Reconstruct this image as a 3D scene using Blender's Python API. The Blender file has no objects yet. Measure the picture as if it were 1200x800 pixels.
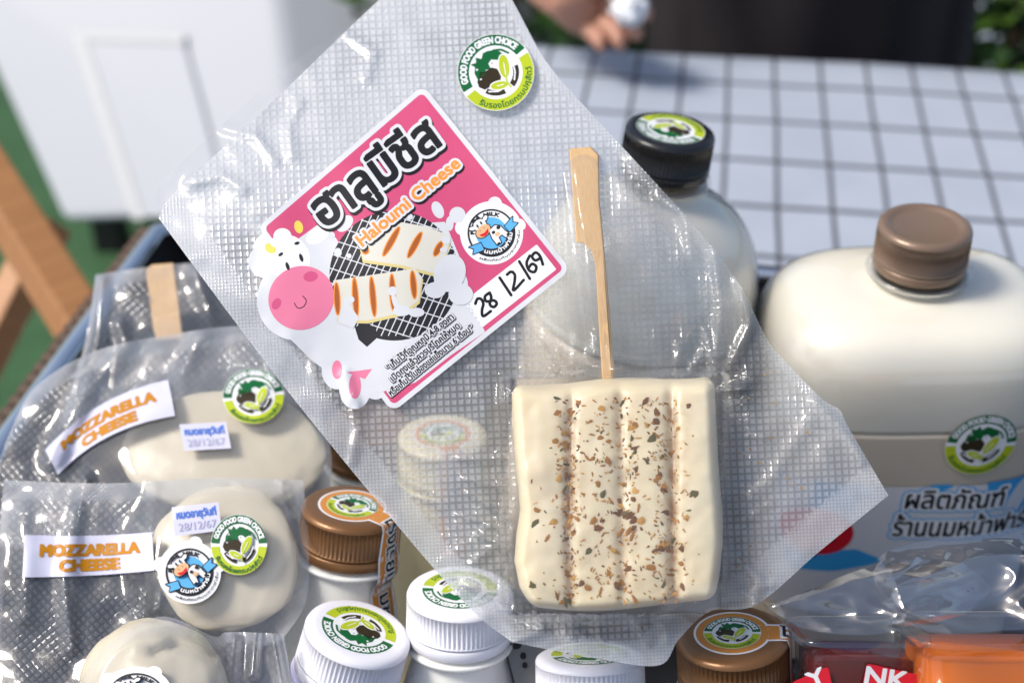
import bpy, bmesh, math, random
import numpy as np
from mathutils import Vector, Matrix, noise
from mathutils.geometry import tessellate_polygon

random.seed(7)
sc = bpy.context.scene
COL = sc.collection
R = math.radians

# ------------------------------------------------------------------ camera
PITCH, CAM_H, FPX = R(34.5), 0.52, 50.0 / 36.0 * 1200.0
cam = bpy.data.cameras.new('camera'); cam.lens = 50; cam.sensor_width = 36
cam.clip_start = 0.01; cam.clip_end = 200
cam_o = bpy.data.objects.new('camera', cam); COL.objects.link(cam_o)
cam_o.location = (0, 0, CAM_H); cam_o.rotation_euler = (math.pi / 2 - PITCH, 0, 0)
cam.dof.use_dof = True; cam.dof.focus_distance = 0.478; cam.dof.aperture_fstop = 8.0
sc.camera = cam_o
CP = Vector((0, 0, CAM_H))
FW = Vector((0, math.cos(PITCH), -math.sin(PITCH)))
UP = Vector((0, math.sin(PITCH), math.cos(PITCH)))
RT = Vector((1, 0, 0))

# ------------------------------------------------------------------ light
SUN_EL, SUN_AZ = R(52), R(-98)          # azimuth measured from +Y (away from the viewer) towards +X
sdir = Vector((math.sin(SUN_AZ) * math.cos(SUN_EL), math.cos(SUN_AZ) * math.cos(SUN_EL), math.sin(SUN_EL)))
world = bpy.data.worlds.new('World'); sc.world = world; world.use_nodes = True
wn = world.node_tree
bg = wn.nodes['Background']
sky = wn.nodes.new('ShaderNodeTexSky'); sky.sky_type = 'NISHITA'; sky.sun_disc = False
sky.sun_elevation = SUN_EL; sky.sun_rotation = SUN_AZ
sky.air_density = 1.0; sky.dust_density = 3.0; sky.ozone_density = 1.0
wn.links.new(sky.outputs[0], bg.inputs[0]); bg.inputs[1].default_value = 0.125
sun = bpy.data.lights.new('sun', 'SUN'); sun.energy = 2.5; sun.angle = R(16); sun.color = (1, .95, .88)
sun_o = bpy.data.objects.new('sun', sun); COL.objects.link(sun_o)
sun_o.rotation_euler = sdir.to_track_quat('Z', 'Y').to_euler(); sun_o.location = sdir * 5
sc.view_settings.view_transform = 'Standard'; sc.view_settings.look = 'None'
sc.view_settings.gamma = 1; sc.view_settings.exposure = 0.46
sc.render.engine = 'CYCLES'
cy = sc.cycles
cy.use_denoising = True; cy.max_bounces = 10; cy.transparent_max_bounces = 40
cy.diffuse_bounces = 4; cy.glossy_bounces = 4; cy.transmission_bounces = 6
cy.caustics_reflective = False; cy.caustics_refractive = True
cy.sample_clamp_indirect = 4.0

# ------------------------------------------------------------------ coordinates
def P(px, py, zc):
    """point seen at (px, py) of the 1200x800 photograph, zc metres along the view axis"""
    px, py, zc = float(px), float(py), float(zc)
    return CP + zc * (FW + (px - 600.0) / FPX * RT - (py - 400.0) / FPX * UP)
def PZ(px, py, z):
    d = FW + (px - 600.0) / FPX * RT - (py - 400.0) / FPX * UP
    return CP + d * ((z - CAM_H) / d.z)
def proj(w):
    v = Vector(w) - CP
    zc = v.dot(FW)
    return 600 + FPX * v.dot(RT) / zc, 400 - FPX * v.dot(UP) / zc, zc
def solve(mapper, px, py, u, v, step=1.0):
    """local (u, v) whose mapped point shows at (px, py)"""
    for _ in range(25):
        a = proj(mapper(u, v, 0)); b = proj(mapper(u + .5 * step, v, 0)); c = proj(mapper(u, v + .5 * step, 0))
        j = np.array([[(b[0] - a[0]) / (.5 * step), (c[0] - a[0]) / (.5 * step)], [(b[1] - a[1]) / (.5 * step), (c[1] - a[1]) / (.5 * step)]])
        try: d = np.linalg.solve(j, np.array([px - a[0], py - a[1]]))
        except Exception: break
        d = np.clip(d, -12 * step, 12 * step)
        u += d[0]; v += d[1]
    return float(u), float(v)

# ------------------------------------------------------------------ materials
MATS = {}
def nodes_of(name):
    m = bpy.data.materials.new(name); m.use_nodes = True
    nt = m.node_tree
    return m, nt, nt.nodes['Principled BSDF'], nt.nodes['Material Output']
def N(nt, kind, **kw):
    n = nt.nodes.new(kind)
    for k, v in kw.items(): setattr(n, k, v)
    return n
def M_(nt, op, a, b=None, c=None, clamp=False):
    n = nt.nodes.new('ShaderNodeMath'); n.operation = op; n.use_clamp = clamp
    for i, x in enumerate((a, b, c)):
        if x is None: continue
        if isinstance(x, (int, float)): n.inputs[i].default_value = x
        else: nt.links.new(x, n.inputs[i])
    return n.outputs[0]
def mixcol(nt, fac, a, b):
    n = nt.nodes.new('ShaderNodeMix'); n.data_type = 'RGBA'
    for i, x in ((0, fac), (6, a), (7, b)):
        if isinstance(x, (int, float)): n.inputs[i].default_value = x
        elif isinstance(x, tuple): n.inputs[i].default_value = (*x, 1)
        else: nt.links.new(x, n.inputs[i])
    return n.outputs[2]
def plain(name, col, rough=.5, spec=.5, var=.08, scale=60.0, bump=0.0, bscale=300.0, metal=0.0, coat=0.0, sss=0.0, trans=0.0):
    """principled material whose colour and gloss wander a little over the surface"""
    if name in MATS: return MATS[name]
    m, nt, b, out = nodes_of(name)
    tc = N(nt, 'ShaderNodeTexCoord')
    nz = N(nt, 'ShaderNodeTexNoise'); nz.inputs['Scale'].default_value = scale; nz.inputs['Detail'].default_value = 5
    nt.links.new(tc.outputs['Object'], nz.inputs['Vector'])
    d = tuple(c * (1 - var) for c in col); l = tuple(min(1, c * (1 + var)) for c in col)
    nt.links.new(mixcol(nt, nz.outputs[0], d, l), b.inputs['Base Color'])
    nt.links.new(M_(nt, 'MULTIPLY_ADD', nz.outputs[0], .16, rough - .08, clamp=True), b.inputs['Roughness'])
    b.inputs['Specular IOR Level'].default_value = spec; b.inputs['Metallic'].default_value = metal
    b.inputs['Coat Weight'].default_value = coat; b.inputs['Coat Roughness'].default_value = .08
    if sss:
        b.inputs['Subsurface Weight'].default_value = sss; b.inputs['Subsurface Radius'].default_value = (.012, .010, .008); b.inputs['Subsurface Scale'].default_value = .6
    if trans: b.inputs['Transmission Weight'].default_value = trans; b.inputs['IOR'].default_value = 1.33
    if bump:
        n2 = N(nt, 'ShaderNodeTexNoise'); n2.inputs['Scale'].default_value = bscale; n2.inputs['Detail'].default_value = 4
        nt.links.new(tc.outputs['Object'], n2.inputs['Vector'])
        bp = N(nt, 'ShaderNodeBump'); bp.inputs['Strength'].default_value = bump; bp.inputs['Distance'].default_value = .002
        nt.links.new(n2.outputs[0], bp.inputs['Height']); nt.links.new(bp.outputs[0], b.inputs['Normal'])
    MATS[name] = m
    return m

def film(name, haze=.1, emboss=0.0, pitch=2.5, angle=8.0, tint=(.88, .91, .96), gloss=.10, rough=.07, bump=.5, seal_haze=.3, blur=0.0, blur_rough=.3):
    """thin clear plastic: passes light straight through, scatters some, mirrors the sky at its folds;
    emboss = strength of the pressed square pattern of vacuum pouches (UV in millimetres);
    blur = share of the light that is bent about by the pressed pattern"""
    if name in MATS: return MATS[name]
    m, nt, b, out = nodes_of(name); nt.nodes.remove(b)
    uv = N(nt, 'ShaderNodeUVMap')
    geo = N(nt, 'ShaderNodeTexCoord')
    bp = N(nt, 'ShaderNodeBump'); bp.inputs['Distance'].default_value = .0006; bp.inputs['Strength'].default_value = bump
    seal = N(nt, 'ShaderNodeAttribute', attribute_name='seal').outputs['Fac']
    nz = N(nt, 'ShaderNodeTexNoise'); nz.inputs['Scale'].default_value = 38; nz.inputs['Detail'].default_value = 4
    nt.links.new(geo.outputs['Object'], nz.inputs['Vector'])
    nb = N(nt, 'ShaderNodeTexNoise'); nb.inputs['Scale'].default_value = 60; nb.inputs['Detail'].default_value = 1
    nt.links.new(geo.outputs['Object'], nb.inputs['Vector'])
    if emboss > 0:
        mp = N(nt, 'ShaderNodeMapping'); mp.inputs['Rotation'].default_value = (0, 0, R(angle)); mp.inputs['Scale'].default_value = (1 / pitch, 1 / pitch, 1)
        nt.links.new(uv.outputs[0], mp.inputs[0])
        sx = N(nt, 'ShaderNodeSeparateXYZ'); nt.links.new(mp.outputs[0], sx.inputs[0])
        # the seal band is pressed with a finer pattern
        k = M_(nt, 'MULTIPLY_ADD', M_(nt, 'GREATER_THAN', seal, .5), 1.0, 1.0)
        fx = M_(nt, 'ABSOLUTE', M_(nt, 'SUBTRACT', M_(nt, 'FRACT', M_(nt, 'MULTIPLY', sx.outputs[0], k)), .5))
        fy = M_(nt, 'ABSOLUTE', M_(nt, 'SUBTRACT', M_(nt, 'FRACT', M_(nt, 'MULTIPLY', sx.outputs[1], k)), .5))
        mx = M_(nt, 'MAXIMUM', fx, fy)
        h = N(nt, 'ShaderNodeMapRange', interpolation_type='SMOOTHSTEP'); nt.links.new(mx, h.inputs[0])
        h.inputs[1].default_value = .47; h.inputs[2].default_value = .16; h.inputs[3].default_value = 0; h.inputs[4].default_value = 1
        sq = N(nt, 'ShaderNodeMapRange', interpolation_type='SMOOTHSTEP'); nt.links.new(mx, sq.inputs[0])
        sq.inputs[1].default_value = .40; sq.inputs[2].default_value = .28; sq.inputs[3].default_value = 0; sq.inputs[4].default_value = 1
        nt.links.new(M_(nt, 'ADD', h.outputs[0], M_(nt, 'MULTIPLY', nb.outputs[0], .5)), bp.inputs['Height'])
        hz = M_(nt, 'ADD', M_(nt, 'MULTIPLY_ADD', sq.outputs[0], emboss, haze), M_(nt, 'MULTIPLY', M_(nt, 'SUBTRACT', nz.outputs[0], .5), .30), clamp=True)
    else:
        nt.links.new(nb.outputs[0], bp.inputs['Height'])
        hz = M_(nt, 'ADD', haze, M_(nt, 'MULTIPLY', M_(nt, 'SUBTRACT', nz.outputs[0], .5), haze * 1.6), clamp=True)
    hz = M_(nt, 'ADD', hz, M_(nt, 'MULTIPLY', seal, seal_haze), clamp=True)
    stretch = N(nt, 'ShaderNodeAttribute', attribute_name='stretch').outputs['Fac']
    hz = M_(nt, 'MULTIPLY', hz, M_(nt, 'MULTIPLY_ADD', stretch, -.8, 1.0))  # positive clears the film; negative adds haze as painted brightness
    tr = N(nt, 'ShaderNodeBsdfTransparent'); tr.inputs[0].default_value = (.98, .985, .99, 1)
    through = tr.outputs[0]
    if blur:
        rf = N(nt, 'ShaderNodeBsdfRefraction'); rf.inputs['Color'].default_value = (.97, .98, .99, 1); rf.inputs['Roughness'].default_value = blur_rough; rf.inputs['IOR'].default_value = 1.06
        mb = N(nt, 'ShaderNodeMixShader'); nt.links.new(M_(nt, 'MULTIPLY', M_(nt, 'SUBTRACT', 1.0, stretch), blur), mb.inputs[0])
        nt.links.new(tr.outputs[0], mb.inputs[1]); nt.links.new(rf.outputs[0], mb.inputs[2]); through = mb.outputs[0]
    df = N(nt, 'ShaderNodeBsdfDiffuse'); df.inputs[0].default_value = (*tint, 1)
    tl = N(nt, 'ShaderNodeBsdfTranslucent'); tl.inputs[0].default_value = (*tint, 1)
    nt.links.new(bp.outputs[0], df.inputs['Normal']); nt.links.new(bp.outputs[0], tl.inputs['Normal'])
    ms = N(nt, 'ShaderNodeMixShader'); ms.inputs[0].default_value = .5
    nt.links.new(df.outputs[0], ms.inputs[1]); nt.links.new(tl.outputs[0], ms.inputs[2])
    m1 = N(nt, 'ShaderNodeMixShader'); nt.links.new(hz, m1.inputs[0])
    nt.links.new(through, m1.inputs[1]); nt.links.new(ms.outputs[0], m1.inputs[2])
    gl = N(nt, 'ShaderNodeBsdfGlossy'); gl.inputs['Roughness'].default_value = rough
    nt.links.new(bp.outputs[0], gl.inputs['Normal'])
    lw = N(nt, 'ShaderNodeLayerWeight'); lw.inputs[0].default_value = .5; nt.links.new(bp.outputs[0], lw.inputs['Normal'])
    fr = M_(nt, 'MULTIPLY_ADD', M_(nt, 'POWER', lw.outputs['Facing'], 4.0), .75, gloss, clamp=True)
    m2 = N(nt, 'ShaderNodeMixShader'); nt.links.new(fr, m2.inputs[0])
    nt.links.new(m1.outputs[0], m2.inputs[1]); nt.links.new(gl.outputs[0], m2.inputs[2])
    nt.links.new(m2.outputs[0], out.inputs[0])
    MATS[name] = m
    return m

def wood(name, c1, c2, axis=(1, 1, 1), scale=30, rough=.5):
    if name in MATS: return MATS[name]
    m, nt, b, out = nodes_of(name)
    uv = N(nt, 'ShaderNodeUVMap')
    mp = N(nt, 'ShaderNodeMapping'); mp.inputs['Scale'].default_value = axis; nt.links.new(uv.outputs[0], mp.inputs[0])
    nz = N(nt, 'ShaderNodeTexNoise'); nz.inputs['Scale'].default_value = scale; nz.inputs['Detail'].default_value = 6; nz.inputs['Roughness'].default_value = .65
    nt.links.new(mp.outputs[0], nz.inputs['Vector'])
    rp = N(nt, 'ShaderNodeMapRange'); nt.links.new(nz.outputs[0], rp.inputs[0]); rp.inputs[1].default_value = .32; rp.inputs[2].default_value = .68
    nt.links.new(mixcol(nt, rp.outputs[0], c1, c2), b.inputs['Base Color']); b.inputs['Roughness'].default_value = rough
    bp = N(nt, 'ShaderNodeBump'); bp.inputs['Strength'].default_value = .3; bp.inputs['Distance'].default_value = .0005
    nt.links.new(nz.outputs[0], bp.inputs['Height']); nt.links.new(bp.outputs[0], b.inputs['Normal'])
    MATS[name] = m
    return m

ink = lambda name, col, rough=.35: plain('ink ' + name, col, rough, .22, .05, 90)
WHITE = ink('white', (.74, .75, .76)); PINK = ink('pink', (.55, .075, .17)); BLACK = ink('black', (.012, .012, .014)); ORANGE = ink('orange', (.78, .27, .045))
PALE = ink('pale grey', (.61, .62, .64)); MUZZLE = ink('muzzle pink', (.70, .19, .30)); DPINK = ink('deep pink', (.58, .09, .20)); YELLOW = ink('yellow', (.80, .58, .10))
CHAR = ink('charcoal', (.022, .022, .025)); GRILL_C = ink('cheese print', (.62, .60, .52)); CHAR_B = ink('grill mark', (.36, .10, .025)); CHAR_E = ink('cheese edge', (.62, .52, .22))
DGREEN = ink('dark green', (.008, .115, .032)); LIME = ink('lime', (.42, .50, .02)); BROWN = ink('dark brown', (.035, .025, .012)); BLUE = ink('sky blue', (.10, .38, .68)); GREY = ink('mid grey', (.30, .31, .33))
ORG_STRIP = ink('strip orange', (.56, .225, .045)); GOLD = ink('gold lettering', (.46, .19, .008)); PENBLUE = ink('pen blue', (.06, .16, .55)); PENCIL = ink('faded pen', (.38, .38, .52)); LILAC = ink('lilac paper', (.56, .56, .68)); RED = ink('red', (.62, .015, .03)); CREAM_I = ink('cream print', (.66, .60, .52)); SKIN_C = ink('print tan', (.72, .42, .22)); CYAN = ink('label blue', (.045, .33, .66))

# ------------------------------------------------------------------ object helpers
def link(name, me, mat, parent=None, smooth=False, auto=None):
    o = bpy.data.objects.new(name, me); COL.objects.link(o)
    for m in (mat if isinstance(mat, (list, tuple)) else [mat]):
        if m: me.materials.append(m)
    if parent is not None: o.parent = parent
    if smooth: me.shade_smooth()
    return o
def thing(name, label, cat, group=None, loc=None):
    o = bpy.data.objects.new(name, None); COL.objects.link(o); o.empty_display_size = .02
    o['label'] = label; o['category'] = cat
    if group: o['group'] = group
    return o
def tag(o, label, cat, group=None):
    o['label'] = label; o['category'] = cat
    if group: o['group'] = group
    return o
def pymesh(name, V, F, uv=None):
    me = bpy.data.meshes.new(name); me.from_pydata([tuple(v) for v in V], [], F); me.update()
    if uv is not None:
        l = me.uv_layers.new(name='UVMap')
        idx = np.empty(len(me.loops), dtype=np.int32); me.loops.foreach_get('vertex_index', idx)
        l.data.foreach_set('uv', np.asarray(uv, dtype=np.float32)[idx].ravel())
    return me
def bm_mesh(name, bm):
    me = bpy.data.meshes.new(name); bm.normal_update(); bm.to_mesh(me); bm.free(); return me
def box_bm(sx, sy, sz, bev=.002, seg=2, M=None):
    bm = bmesh.new(); bmesh.ops.create_cube(bm, size=1)
    for v in bm.verts: v.co = Vector((v.co.x * sx, v.co.y * sy, v.co.z * sz))
    if bev: bmesh.ops.bevel(bm, geom=bm.edges[:], offset=bev, segments=seg, profile=.6, affect='EDGES')
    if M is not None: bm.transform(M)
    return bm
def beam(name, a, b, w, d, mat, parent, bev=.003, up=Vector((0, 0, 1))):
    a, b = Vector(a), Vector(b); z = (b - a).normalized(); x = z.cross(up).normalized(); y = z.cross(x)
    M = Matrix((x, y, z)).transposed().to_4x4(); M.translation = (a + b) / 2
    L = (b - a).length
    bm = box_bm(w, d, L, bev, 2)
    uvl = bm.loops.layers.uv.new('UVMap')
    for f in bm.faces:
        for l in f.loops: l[uvl].uv = (l.vert.co.x + l.vert.co.y * 1.3, l.vert.co.z)
    bm.transform(M)
    return link(name, bm_mesh(name, bm), mat, parent)
def lathe(name, prof, M, mat, parent, n=64, sx=1.0, sy=1.0, power=2.0, rib=None, cap_top=False, cap_bot=False, sq0=(20, 14)):
    """profile [(radius, z)] in mm; power > 2 squares the section; rib = (z0, z1, count, depth)"""
    V, F, U = [], [], []
    for i, (r, z) in enumerate(prof):
        for k in range(n):
            t = 2 * math.pi * k / n; c, s = math.cos(t), math.sin(t)
            rr = r
            if power != 2.0 and r > sq0[0] + 4:
                w = min(1, (r - sq0[0] - 4) / sq0[1]); pw = 2 + (power - 2) * w
                q = (abs(c) ** pw + abs(s) ** pw) ** (-1 / pw); rr = r * q
            ax = 1 + (sx - 1) * min(1, max(0, (r - sq0[0]) / sq0[1])); ay = 1 + (sy - 1) * min(1, max(0, (r - sq0[0]) / sq0[1]))
            if rib and rib[0] <= z <= rib[1]: rr -= rib[3] * (.5 - .5 * math.cos(t * rib[2])) ** .7
            V.append(M @ Vector((rr * c * ax, rr * s * ay, z)) ); U.append((t * 20, z))
    m = len(prof)
    for i in range(m - 1):
        for k in range(n):
            k2 = (k + 1) % n
            F.append((i * n + k, i * n + k2, (i + 1) * n + k2, (i + 1) * n + k))
    if cap_top: F.append(tuple(range(n)))
    if cap_bot: F.append(tuple((m - 1) * n + k for k in reversed(range(n))))
    me = pymesh(name, V, F, U)
    bm = bmesh.new(); bm.from_mesh(me); bmesh.ops.recalc_face_normals(bm, faces=bm.faces[:]); bm.to_mesh(me); bm.free()
    return link(name, me, mat, parent, smooth=True)
def smooth_prof(pts, step=3.0):
    """Catmull-Rom through profile points"""
    out = []
    n = len(pts)
    for i in range(n - 1):
        p0, p1, p2, p3 = pts[max(0, i - 1)], pts[i], pts[i + 1], pts[min(n - 1, i + 2)]
        m = max(1, int(math.hypot(p2[0] - p1[0], p2[1] - p1[1]) / step))
        for j in range(m):
            t = j / m
            out.append(tuple(.5 * (2 * p1[k] + (p2[k] - p0[k]) * t + (2 * p0[k] - 5 * p1[k] + 4 * p2[k] - p3[k]) * t * t + (3 * p1[k] - p0[k] - 3 * p2[k] + p3[k]) * t ** 3) for k in (0, 1)))
    out.append(tuple(pts[-1]))
    return out
def spline(pts, n):
    """n points evenly spaced along a Catmull-Rom curve"""
    d = np.array(smooth_prof([tuple(p) for p in pts], 2.0), dtype=float)
    s = np.concatenate([[0], np.cumsum(np.hypot(*np.diff(d, axis=0).T))])
    t = np.linspace(0, s[-1], n)
    return np.stack([np.interp(t, s, d[:, 0]), np.interp(t, s, d[:, 1])], 1)

# ------------------------------------------------------------------ flat print: outlines -> filled meshes
_TXT = {}
def text_loops(s, res=5):
    """glyph outlines of a string, em = 1, y up"""
    if s in _TXT: return _TXT[s]
    c = bpy.data.curves.new('glyphs', 'FONT'); c.body = s; c.size = 1; c.fill_mode = 'NONE'
    o = bpy.data.objects.new('glyphs', c); COL.objects.link(o)
    dg = bpy.context.evaluated_depsgraph_get(); dg.update()
    cu = o.to_curve(dg, apply_modifiers=False)
    loops = []
    for sp in cu.splines:
        pts = sp.bezier_points; n = len(pts); L = []
        if n < 2: continue
        for i in range(n):
            a, b = pts[i], pts[(i + 1) % n]
            p0, p1, p2, p3 = a.co.xy, a.handle_right.xy, b.handle_left.xy, b.co.xy
            straight = (p1 - p0).cross(p3 - p0) ** 2 < 1e-9 and (p2 - p0).cross(p3 - p0) ** 2 < 1e-9
            m = 1 if straight else res
            for j in range(m):
                t = j / m; u = 1 - t
                L.append(tuple(u ** 3 * p0 + 3 * u * u * t * p1 + 3 * u * t * t * p2 + t ** 3 * p3))
        loops.append(np.array(L))
    o.to_curve_clear(); bpy.data.objects.remove(o); bpy.data.curves.remove(c)
    allp = np.concatenate(loops); x0 = allp[:, 0].min()
    loops = [l - np.array([x0, 0]) for l in loops]
    _TXT[s] = (loops, float(allp[:, 0].max() - x0))
    return _TXT[s]
def place_text(s, x, y, width=None, em=None, ang=0.0, flip=True, tall=1.0):
    """loops in picture-like axes (y down when flip), baseline start at (x, y), running at ang degrees"""
    loops, w = text_loops(s)
    em = em or width / w; kx = (width / w) if width else em
    ca, sa = math.cos(R(ang)), math.sin(R(ang)); out = []
    for l in loops:
        a = l[:, 0] * kx; b = l[:, 1] * em * tall
        if flip: out.append(np.stack([x + a * ca + b * sa, y + a * sa - b * ca], 1))
        else: out.append(np.stack([x + a * ca - b * sa, y + a * sa + b * ca], 1))
    return out
def arc_text(s, r, a_mid, em, span=None, inward=False):
    """text on a circle in the unit plane (y up); inward = reads along the bottom"""
    loops, w = text_loops(s)
    k = (R(span) * r / w) if span else em
    out = []
    for l in loops:
        a = (l[:, 0] - w / 2) * k; b = l[:, 1] * em
        if inward: th = R(a_mid) + a / r; rr = r - b
        else: th = R(a_mid) - a / r; rr = r + b
        out.append(np.stack([rr * np.cos(th), rr * np.sin(th)], 1))
    return out
def ellipse(cx, cy, rx, ry, ang=0, n=40):
    t = np.linspace(0, 2 * math.pi, n, endpoint=False); ca, sa = math.cos(R(ang)), math.sin(R(ang))
    x, y = rx * np.cos(t), ry * np.sin(t)
    return np.stack([cx + x * ca - y * sa, cy + x * sa + y * ca], 1)
def ring_sector(r0, r1, a0, a1, n=40):
    t = np.radians(np.linspace(a0, a1, n))
    return np.concatenate([np.stack([r1 * np.cos(t), r1 * np.sin(t)], 1), np.stack([r0 * np.cos(t[::-1]), r0 * np.sin(t[::-1])], 1)])
def stroke(pts, w):
    """open polyline as a thin closed loop there and back (use with dilation w/2)"""
    p = np.array(pts, float)
    return np.concatenate([p, p[::-1][1:-1] + 1e-4]) if len(p) > 2 else np.array([p[0], p[1], p[1] + 1e-4])
def curve_pts(pts, n=24): return spline(pts, n)

def fill(loops, dil=0.0, h=.5, clip=None, union=True):
    """signed-distance fill of closed outlines grown by dil; returns 2-D verts and faces"""
    allp = np.concatenate(loops); band = abs(dil) + 2.5 * h
    x0, y0 = allp.min(0) - band - h; x1, y1 = allp.max(0) + band + h
    nx, ny = int((x1 - x0) / h) + 2, int((y1 - y0) / h) + 2
    D = np.full((ny, nx), band); W = np.zeros((ny, nx + 1), np.int32)
    gx = x0 + np.arange(nx) * h; gy = y0 + np.arange(ny) * h
    for L in loops:
        area = .5 * np.sum(L[:, 0] * np.roll(L[:, 1], -1) - np.roll(L[:, 0], -1) * L[:, 1])
        A, B = L, np.roll(L, -1, 0)
        for (ax, ay), (bx, by) in zip(A, B):
            i0 = max(0, int((min(ax, bx) - band - x0) / h)); i1 = min(nx, int((max(ax, bx) + band - x0) / h) + 2)
            j0 = max(0, int((min(ay, by) - band - y0) / h)); j1 = min(ny, int((max(ay, by) + band - y0) / h) + 2)
            X = gx[None, i0:i1]; Y = gy[j0:j1, None]
            dx, dy = bx - ax, by - ay; q = dx * dx + dy * dy
            t = np.clip(((X - ax) * dx + (Y - ay) * dy) / q, 0, 1) if q > 1e-14 else 0.0
            d = np.hypot(X - ax - t * dx, Y - ay - t * dy)
            np.minimum(D[j0:j1, i0:i1], d, out=D[j0:j1, i0:i1])
            if ay != by:
                lo, hi = (ay, by) if ay < by else (by, ay)
                js = np.nonzero((gy >= lo) & (gy < hi))[0]
                if len(js):
                    xs = ax + (gy[js] - ay) * dx / dy
                    ci = np.clip(np.ceil((xs - x0) / h).astype(int), 0, nx)
                    np.add.at(W, (js, ci), 1 if by > ay else -1)
    inside = np.cumsum(W, 1)[:, :nx] != 0
    S = np.where(inside, -D, D) - dil
    if clip is not None:
        gX, gY = np.meshgrid(gx, gy); S = np.maximum(S, clip(gX, gY))
    V, F, vid = [], [], {}
    def vert(key, x, y):
        if key not in vid: vid[key] = len(V); V.append((x, y))
        return vid[key]
    ins = S < 0
    full = ins[:-1, :-1] & ins[1:, :-1] & ins[:-1, 1:] & ins[1:, 1:]
    some = ins[:-1, :-1] | ins[1:, :-1] | ins[:-1, 1:] | ins[1:, 1:]
    K = 2 if h < .06 else max(2, int(3.2 / h))
    for j in range(ny - 1):
        idx = np.nonzero(full[j])[0]
        if len(idx):
            for run in np.split(idx, np.nonzero(np.diff(idx) != 1)[0] + 1):
                for s in range(run[0], run[-1] + 1, K):
                    e = min(s + K, run[-1] + 1)
                    F.append((vert((s, j), gx[s], gy[j]), vert((e, j), gx[e], gy[j]), vert((e, j + 1), gx[e], gy[j + 1]), vert((s, j + 1), gx[s], gy[j + 1])))
        for i in np.nonzero(some[j] & ~full[j])[0]:
            cs = ((i, j), (i + 1, j), (i + 1, j + 1), (i, j + 1)); poly = []
            for k in range(4):
                a, b = cs[k], cs[(k + 1) % 4]; sa, sb = S[a[1], a[0]], S[b[1], b[0]]
                if sa < 0: poly.append(vert(a, gx[a[0]], gy[a[1]]))
                if (sa < 0) != (sb < 0):
                    t = sa / (sa - sb)
                    poly.append(vert((min(a, b), max(a, b)), gx[a[0]] + t * (gx[b[0]] - gx[a[0]]), gy[a[1]] + t * (gy[b[1]] - gy[a[1]])))
            if len(poly) >= 3: F.append(tuple(poly))
    return V, F
LAY = .00003
def print_mesh(name, items, mapper, parent, base=1, flat_uv=True):
    """items: [(verts2d, faces, material, layer)] laid on a surface by mapper(x, y, height)"""
    V, F, MI, mats, U = [], [], [], [], []
    for (v2, f2, mat, lay) in items:
        if mat not in mats: mats.append(mat)
        o = len(V); k = mats.index(mat)
        for x, y in v2: V.append(mapper(x, y, (base + lay) * LAY)); U.append((x, y))
        for f in f2: F.append(tuple(i + o for i in f)); MI.append(k)
    me = pymesh(name, V, F, U); me.polygons.foreach_set('material_index', MI)
    return link(name, me, mats, parent, smooth=True)

# ---- the round green certification sticker (unit disc, y up), made once
def A_(loops, mat, lay, dil=0.0, h=.012, clip=None):
    v, f = fill(loops if isinstance(loops, list) else [loops], dil, h, clip); return (v, f, mat, lay)
def make_cert():
    disc = [A_(ellipse(0, 0, 1.0, 1.0, n=90), WHITE, 0, h=.05), A_(ring_sector(.70, .985, 4, 176, 60), DGREEN, 1, h=.02), A_(ring_sector(.70, .985, -176, -4, 60), LIME, 1, h=.02)]
    letters = [A_(arc_text('GOOD FOOD GREEN CHOICE', .765, 90, .235, span=150), WHITE, 2, .012, .010), A_(arc_text('รับรองโดยกรมปศุสัตว์', .93, 270, .20, span=128, inward=True), DGREEN, 2, .006, .010)]
    cow = np.array([(-.50, .06), (-.47, .30), (-.36, .42), (-.42, .55), (-.27, .50), (-.20, .62), (-.10, .50), (.02, .60), (.14, .58), (.30, .50), (.42, .36), (.34, .30), (.24, .22), (.10, .34), (-.02, .30), (-.05, .16), (-.18, .20), (-.26, .10), (-.38, .14)])
    wing = [stroke(curve_pts([(.20, .44), (.36, .36), (.46, .20)], 10), 0), stroke(curve_pts([(.28, .50), (.46, .40), (.56, .22)], 10), 0)]
    pig = np.array([(-.58, -.06), (-.54, .08), (-.40, .18), (-.34, .26), (-.22, .18), (-.02, .17), (.08, .06), (.08, -.14), (-.02, -.24), (-.20, -.20), (-.24, -.32), (-.34, -.22), (-.50, -.20)])
    emb = [A_(cow, DGREEN, 2), A_(wing, DGREEN, 3, .028), A_(pig, BROWN, 2),
           A_([ellipse(-.36, .34, .03, .03, n=10), ellipse(-.42, .08, .03, .022, n=10)], WHITE, 3),
           A_([ellipse(.10, .22, .13, .08, -25)], WHITE, 4), A_([ellipse(.06, .25, .018, .018, n=8)], BROWN, 5),
           A_([ellipse(.27, .00, .30, .135, 62), ellipse(-.12, -.33, .23, .10, 155)], WHITE, 5, .03), A_([ellipse(.27, .00, .30, .135, 62), ellipse(-.12, -.33, .23, .10, 155)], LIME, 6),
           A_([stroke([(.17, -.20), (.31, .08)], 0), stroke([(.0, -.38), (-.18, -.31)], 0)], WHITE, 7, .011), A_([stroke(curve_pts([(.16, -.22), (.09, -.38), (.10, -.54)], 8), 0), stroke([(.09, -.42), (.0, -.38)], 0)], LIME, 7, .022),
           A_([ring_sector(.46, .62, 206, 262, 20), ring_sector(.44, .62, 285, 345, 20)], BROWN, 2, -.012),
           A_([stroke(curve_pts([(-.44, -.30), (-.24, -.44), (-.02, -.46)], 10), 0), stroke(curve_pts([(.28, -.44), (.42, -.28), (.50, -.06)], 10), 0)], WHITE, 4, .018)]
    return disc, letters, emb
CERT = make_cert()
def affine(item, fn):
    v, f, m, l = item; return ([fn(x, y) for x, y in v], f, m, l)
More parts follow.
